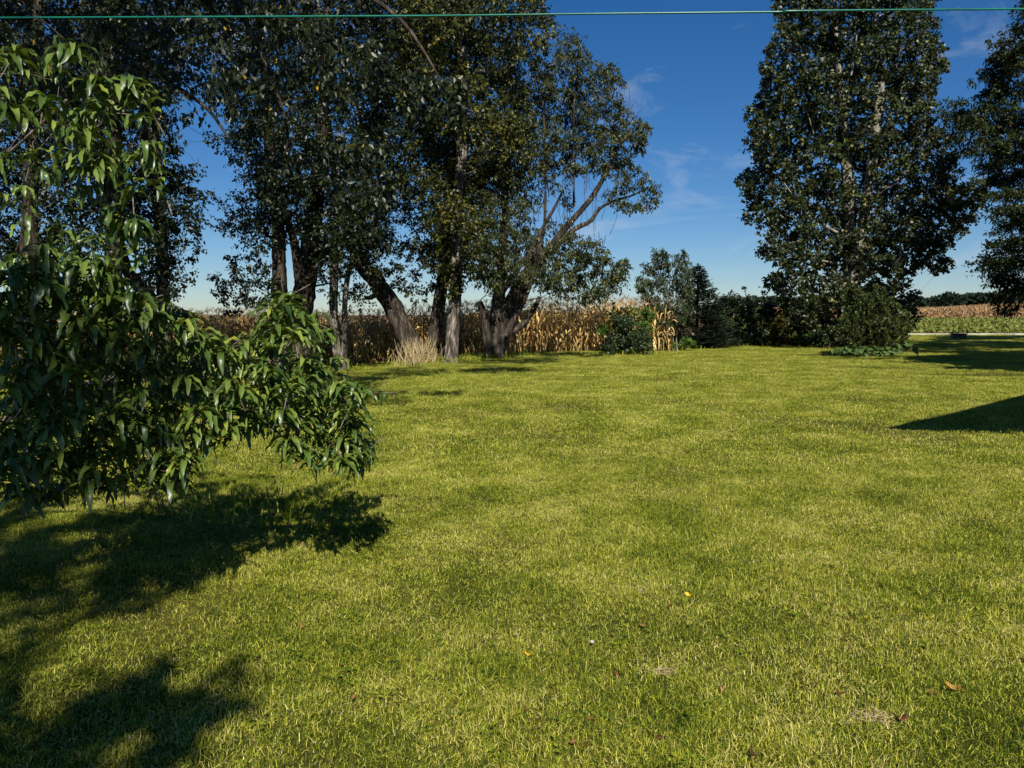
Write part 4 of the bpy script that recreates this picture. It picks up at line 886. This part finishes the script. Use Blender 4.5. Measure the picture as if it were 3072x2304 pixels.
# ------------------------------------------------------------------ mown grass
def grass_patch(k, nb, hmean, size=1.0, wk=1.0):
    r = np.random.default_rng(900 + k)
    xy = np.clip(r.normal(0, 0.36, (nb, 2)), -0.9, 0.9) * size
    nc = int(70 * size * size); cen = r.uniform(-0.65, 0.65, (nc, 2)) * size; pick = r.integers(0, nc, nb); tuss = r.random(nb) < 0.4
    xy = np.where(tuss[:, None], cen[pick] + r.normal(0, 0.028, (nb, 2)), xy)
    cv = r.normal(0, 0.10, nc)[pick]; ch = r.uniform(0.7, 1.5, nc)[pick]
    h = np.clip(r.normal(hmean, hmean * 0.4, nb), 0.008, hmean * 2.2) * np.where(tuss, ch, 1.0)
    h = np.where(r.random(nb) < 0.004, h * 2.3, h)
    az = r.uniform(0, 6.28, nb); lean = np.abs(r.normal(0.55, 0.4, nb)); flat = r.random(nb) < 0.14; lean = np.where(flat, r.uniform(1.3, 1.55, nb), lean)
    h = np.where(flat, h * 1.3, h)
    d = np.stack([np.cos(az), np.sin(az)], 1); fa = az + math.pi / 2 + r.normal(0, 0.9, nb); s = np.stack([np.cos(fa), np.sin(fa), 0 * fa], 1)
    wd = (r.uniform(0.0009, 0.0022, nb) * wk)[:, None]
    z0 = np.where(flat, r.uniform(0.0, 0.02, nb), -0.004)
    b = np.stack([xy[:, 0], xy[:, 1], z0], 1)
    m = b + np.concatenate([d * (h * 0.3 * lean)[:, None], (h * 0.6 * np.cos(np.minimum(lean * 0.7, 1.3)))[:, None]], 1)
    tp = b + np.concatenate([d * (h * 0.85 * lean)[:, None], (h * np.cos(np.minimum(lean, 1.45)))[:, None]], 1)
    v = np.stack([b - s * wd, b + s * wd, m + s * wd * 0.85, m - s * wd * 0.85, tp], 1).reshape(-1, 3)
    i = np.arange(nb)[:, None] * 5
    rnd = np.clip(np.where(tuss, r.normal(0.34, 0.14, nb) + cv, r.normal(0.47, 0.24, nb)), 0, 1)
    rnd = np.where(flat & (r.random(nb) < 0.6), r.uniform(0.7, 1.0, nb), rnd); rnd = np.where(r.random(nb) < 0.07, r.uniform(0.8, 1.0, nb), rnd)
    mb = MB(); mb.add(v, [i + np.array([[0, 1, 2, 3]]), i + np.array([[3, 2, 4]])], np.repeat(rnd, 5))
    if k % 2 == 0:                                # a few broad-leaved lawn weeds
        c = np.repeat(r.uniform(-0.5, 0.5, (9, 2)) * size, 7, axis=0); q = len(c); a = r.uniform(0, 6.28, q)
        pp = np.stack([c[:, 0] + r.normal(0, 0.03, q), c[:, 1] + r.normal(0, 0.03, q), r.uniform(0.01, 0.03, q)], 1)
        mb.leaves(pp, np.stack([np.cos(a), np.sin(a), r.uniform(0, 0.5, q)], 1), np.tile([[0, 0, 1.0]], (q, 1)), r.uniform(0.018, 0.04, q), 0.009, r.uniform(0.15, 0.5, q))
    return mb.mesh('grass_patch', M['grass'])
gc = bpy.data.collections.new('grass_sources')
for k in range(7):
    o = bpy.data.objects.new('grass_patch_%02d' % k, grass_patch(k, 9000, 0.021 if k < 6 else 0.032, 1.0, 0.72)); gc.objects.link(o)
for k in range(7, 12):
    o = bpy.data.objects.new('grass_patch_%02d' % k, grass_patch(k, 12000, 0.025, 2.0, 1.35)); gc.objects.link(o)
pts = []; rot = []; scl = []; pick = []
def soil_spot(x, y): return ((x + 2.28) / 0.32) ** 2 + ((y - 5.05) / 0.28) ** 2 < 1
def scatter(y0, y1, step, s0, s1, k0, k1, umin=-0.74, umax=0.74):
    y = y0
    while y < y1:
        x = umin * y - 1
        while x < umax * y + 1:
            X_ = x + rng.uniform(-0.5, 0.5) * step; Y_ = y + rng.uniform(-0.5, 0.5) * step
            if not (Y_ > corn_y(X_) - 0.4 and X_ < 8) and not soil_spot(X_, Y_):
                pts.append((X_, Y_, float(terrain(X_, Y_)))); rot.append((rng.normal(0, 0.02), rng.normal(0, 0.02), rng.uniform(0, 6.28)))
                scl.append(rng.uniform(s0, s1)); pick.append(int(rng.integers(k0, k1)))
            x += step
        y += step
scatter(2.0, 9.0, 0.56, 0.85, 1.15, 0, 7)
scatter(9.0, 20.0, 1.15, 0.85, 1.1, 7, 12)
scatter(20.0, 46.0, 1.5, 1.0, 1.25, 7, 12)
scatter(46.0, 71.0, 2.2, 1.3, 1.7, 7, 12, 0.3, 0.74)
me = bpy.data.meshes.new('lawn_grass'); me.from_pydata(pts, [], [])
a_ = me.attributes.new('rot', 'FLOAT_VECTOR', 'POINT'); a_.data.foreach_set('vector', np.array(rot, np.float32).ravel())
a_ = me.attributes.new('scl', 'FLOAT', 'POINT'); a_.data.foreach_set('value', np.array(scl, np.float32))
a_ = me.attributes.new('pick', 'INT', 'POINT'); a_.data.foreach_set('value', np.array(pick, np.int32))
go = tag(link('lawn_grass', me), 'short mown lawn grass, green with straw-coloured patches', 'grass', kind='stuff')
ng = bpy.data.node_groups.new('grass_scatter', 'GeometryNodeTree')
ng.interface.new_socket('Geometry', in_out='INPUT', socket_type='NodeSocketGeometry'); ng.interface.new_socket('Geometry', in_out='OUTPUT', socket_type='NodeSocketGeometry')
gi = ng.nodes.new('NodeGroupInput'); gout = ng.nodes.new('NodeGroupOutput'); ip = ng.nodes.new('GeometryNodeInstanceOnPoints')
ci = ng.nodes.new('GeometryNodeCollectionInfo'); ci.inputs['Collection'].default_value = gc; ci.inputs['Separate Children'].default_value = True; ci.inputs['Reset Children'].default_value = True
def nattr(nm, ty):
    q = ng.nodes.new('GeometryNodeInputNamedAttribute'); q.data_type = ty; q.inputs['Name'].default_value = nm; return q.outputs['Attribute']
er = ng.nodes.new('FunctionNodeEulerToRotation')
ng.links.new(nattr('rot', 'FLOAT_VECTOR'), er.inputs[0])
ng.links.new(gi.outputs[0], ip.inputs['Points']); ng.links.new(ci.outputs[0], ip.inputs['Instance']); ip.inputs['Pick Instance'].default_value = True
ng.links.new(nattr('pick', 'INT'), ip.inputs['Instance Index']); ng.links.new(er.outputs[0], ip.inputs['Rotation']); ng.links.new(nattr('scl', 'FLOAT'), ip.inputs['Scale'])
ng.links.new(ip.outputs[0], gout.inputs[0])
md = go.modifiers.new('scatter', 'NODES'); md.node_group = ng

# creeping weeds at the edge of the shade under the peach
n = 420; mb = MB(); q = np.array([G(a, b_) for a, b_ in zip(rng.normal(690, 90, n), rng.normal(1600, 26, n))])
an = rng.uniform(0, 6.28, n); q[:, 2] += rng.uniform(0.02, 0.06, n)
mb.leaves(q, np.stack([np.cos(an), np.sin(an), 0.15 + 0 * an], 1), np.tile([[0, -0.2, 1.0]], (n, 1)) + rng.normal(0, 0.2, (n, 3)), rng.uniform(0.02, 0.045, n), rng.uniform(0.010, 0.02, n), rng.random(n))
tag(mb.build('creeping_weeds', M['ivy']), 'bright creeping weeds at the edge of the peach tree shade', 'weeds', kind='stuff')
# taller unmown blades along the edge of the peach shade
mb = MB()
for i in range(70):
    g = G(rng.uniform(560, 1000), rng.uniform(1520, 1600)); h = rng.uniform(0.08, 0.2)
    v, f = ribbon(g, rng.uniform(0, 6.28), h, 0.006, 2.2, rng.uniform(0.5, 1.2), 4); mb.add(v, f, rng.uniform(0.2, 0.6))
tag(mb.build('tall_grass', M['grass']), 'a few long unmown grass blades beside the peach shade', 'grass', kind='stuff')

mb = MB()
for px, y, n, sp in [(1355, 31.8, 130, 0.5), (1490, 31.2, 150, 0.55), (1265, 34.4, 150, 0.8), (1024, 32.3, 110, 0.45), (905, 32.8, 60, 0.6), (1500, 30.6, 60, 0.5), (2000, 38.2, 120, 1.2), (1885, 33.9, 110, 0.9), (2250, 43.4, 160, 2.2)]:
    c = GX(px, y)
    for _ in range(n):
        a = c + np.array([rng.normal(0, sp), rng.normal(0, sp * 0.6), 0]); a[2] = float(terrain(a[0], a[1])); h = rng.uniform(0.12, 0.38)
        v, f = ribbon(a, rng.uniform(0, 6.28), h, 0.016, 1.8, rng.uniform(0.6, 1.5), 4); mb.add(v, f, rng.uniform(0.1, 0.7))
tag(mb.build('rank_grass', M['grass']), 'rank unmown grass tufts round the feet of the trees and shrubs', 'grass', kind='stuff')

# ------------------------------------------------------------------ fallen leaves, straw, pebble
def fallen(px, py, ln, val, label, group=None):
    g = G(px, py); r = random.Random(int(px * 7 + py)); ln *= 0.8; t = np.linspace(0, 1, 7); wd = ln * 0.24 * (1 + 0.35 * np.array([r.uniform(-1, 1) for _ in range(7)])) * np.sin(np.clip(0.06 + 0.94 * t, 0, 1) * math.pi) ** 0.7
    cu = r.uniform(0.3, 1.2); z = cu * ln * (t - 0.5) ** 2 * 2; x = ln * (t - 0.5); e = wd * r.uniform(0.2, 0.9)
    v = np.concatenate([np.stack([x, -wd, z + e], 1), np.stack([x, 0 * x, z], 1), np.stack([x, wd, z + e * r.uniform(0.4, 1)], 1)])
    i = np.arange(6); m = MB(); m.add(v, np.concatenate([np.stack([i, i + 7, i + 8, i + 1], 1), np.stack([i + 7, i + 14, i + 15, i + 8], 1)]), val)
    o = m.build('fallen_leaf', M['dead_leaf'] if val >= 0 else M['leaf_bright'], None, True); o.location = (g[0], g[1], g[2] + 0.024)
    o.rotation_euler = (r.uniform(-0.4, 0.4) + 0.25, r.uniform(-0.35, 0.35), r.uniform(0, 6.28)); tag(o, label, 'leaf', group)
    sd = o.modifiers.new('thickness', 'SOLIDIFY'); sd.thickness = 0.0008
BL = 'small dry brown leaf lying on the sunny mown lawn'
for px, py, ln in [(1515, 1710, .05), (1965, 1808, .05), (2012, 1830, .05), (1930, 1890, .05), (1855, 2045, .05), (1712, 2032, .04), (2165, 2092, .06), (1592, 2112, .05), (1575, 2150, .05), (1772, 2176, .045), (1715, 2250, .06), (1755, 2256, .055), (1985, 2232, .06), (2262, 2284, .05), (1195, 1458, .07), (1620, 1450, .06), (1668, 1566, .05), (2445, 2068, .05), (2520, 2098, .05), (2800, 2098, .055), (2700, 2176, .07), (2545, 1872, .05), (2830, 1418, .07), (2890, 1442, .06), (910, 1895, .05), (1180, 1880, .04), (1060, 2110, .045), (1010, 1790, .04), (2105, 1620, .05), (2330, 1730, .045), (2480, 1560, .05)]:
    fallen(px, py, ln, float(rng.uniform(0.1, 0.75)), BL, 'brown leaves on the lawn')
fallen(2066, 1797, .055, 1.0, 'orange-yellow leaf on the lawn, the farther of the two yellow ones')
fallen(1585, 1980, .06, 1.0, 'bright yellow leaf on the lawn, the nearer of the two yellow ones')
fallen(392, 1796, .11, 0.45, 'curled rusty leaf at the edge of the lower left shade')
fallen(522, 1682, .06, 0.3, 'brown leaf lying on the bare soil patch under the peach')
fallen(1184, 2000, .055, -1.0, 'fresh bright green leaf lying flat on the lawn left of centre')
fallen(2870, 2086, .10, 0.85, 'large tan and rust leaf near the lower right corner')
def straw_clump(px, py, n, sp, label):
    g = G(px, py); m = MB()
    for _ in range(n):
        a = g + np.array([rng.normal(0, sp), rng.normal(0, sp * 0.7), rng.uniform(0.008, 0.03)]); v = rng.normal(0, 1, 3) * np.array([1, 0.8, 0.35]); v /= np.linalg.norm(v); l2 = rng.uniform(0.03, 0.08)
        m.tube([a - v * l2 / 2, a, a + v * l2 / 2], [0.0011, 0.0012, 0.0006], 3, rng.random(), False)
    tag(m.build('straw_clump', M['straw']), label, 'dry grass')
straw_clump(2615, 2160, 95, 0.04, 'larger matted clump of dry straw near the lower right')
straw_clump(1990, 2025, 45, 0.035, 'small pale straw clump right of the yellow leaf')
straw_clump(1925, 1777, 22, 0.04, 'thin scatter of straw above the yellow leaves')
g = G(1777, 1946); m = MB(); u = unit(60)
ph = np.linspace(0, math.pi, 7); th = np.linspace(0, 2 * math.pi, 10, endpoint=False)
v = np.array([[0.016 * math.sin(a) * math.cos(c), 0.010 * math.sin(a) * math.sin(c) * (1 + 0.2 * math.cos(3 * c)), 0.009 * math.cos(a)] for a in ph for c in th])
f = np.array([[i * 10 + j, i * 10 + (j + 1) % 10, (i + 1) * 10 + (j + 1) % 10, (i + 1) * 10 + j] for i in range(6) for j in range(10)])
m.add(v, f); o = m.build('pebble', M['stone'], None, True); o.location = (g[0], g[1], g[2] + 0.036); o.rotation_euler = (0.2, 0.5, 0.7)
tag(o, 'small white pebble lying in the lawn near the centre', 'pebble')
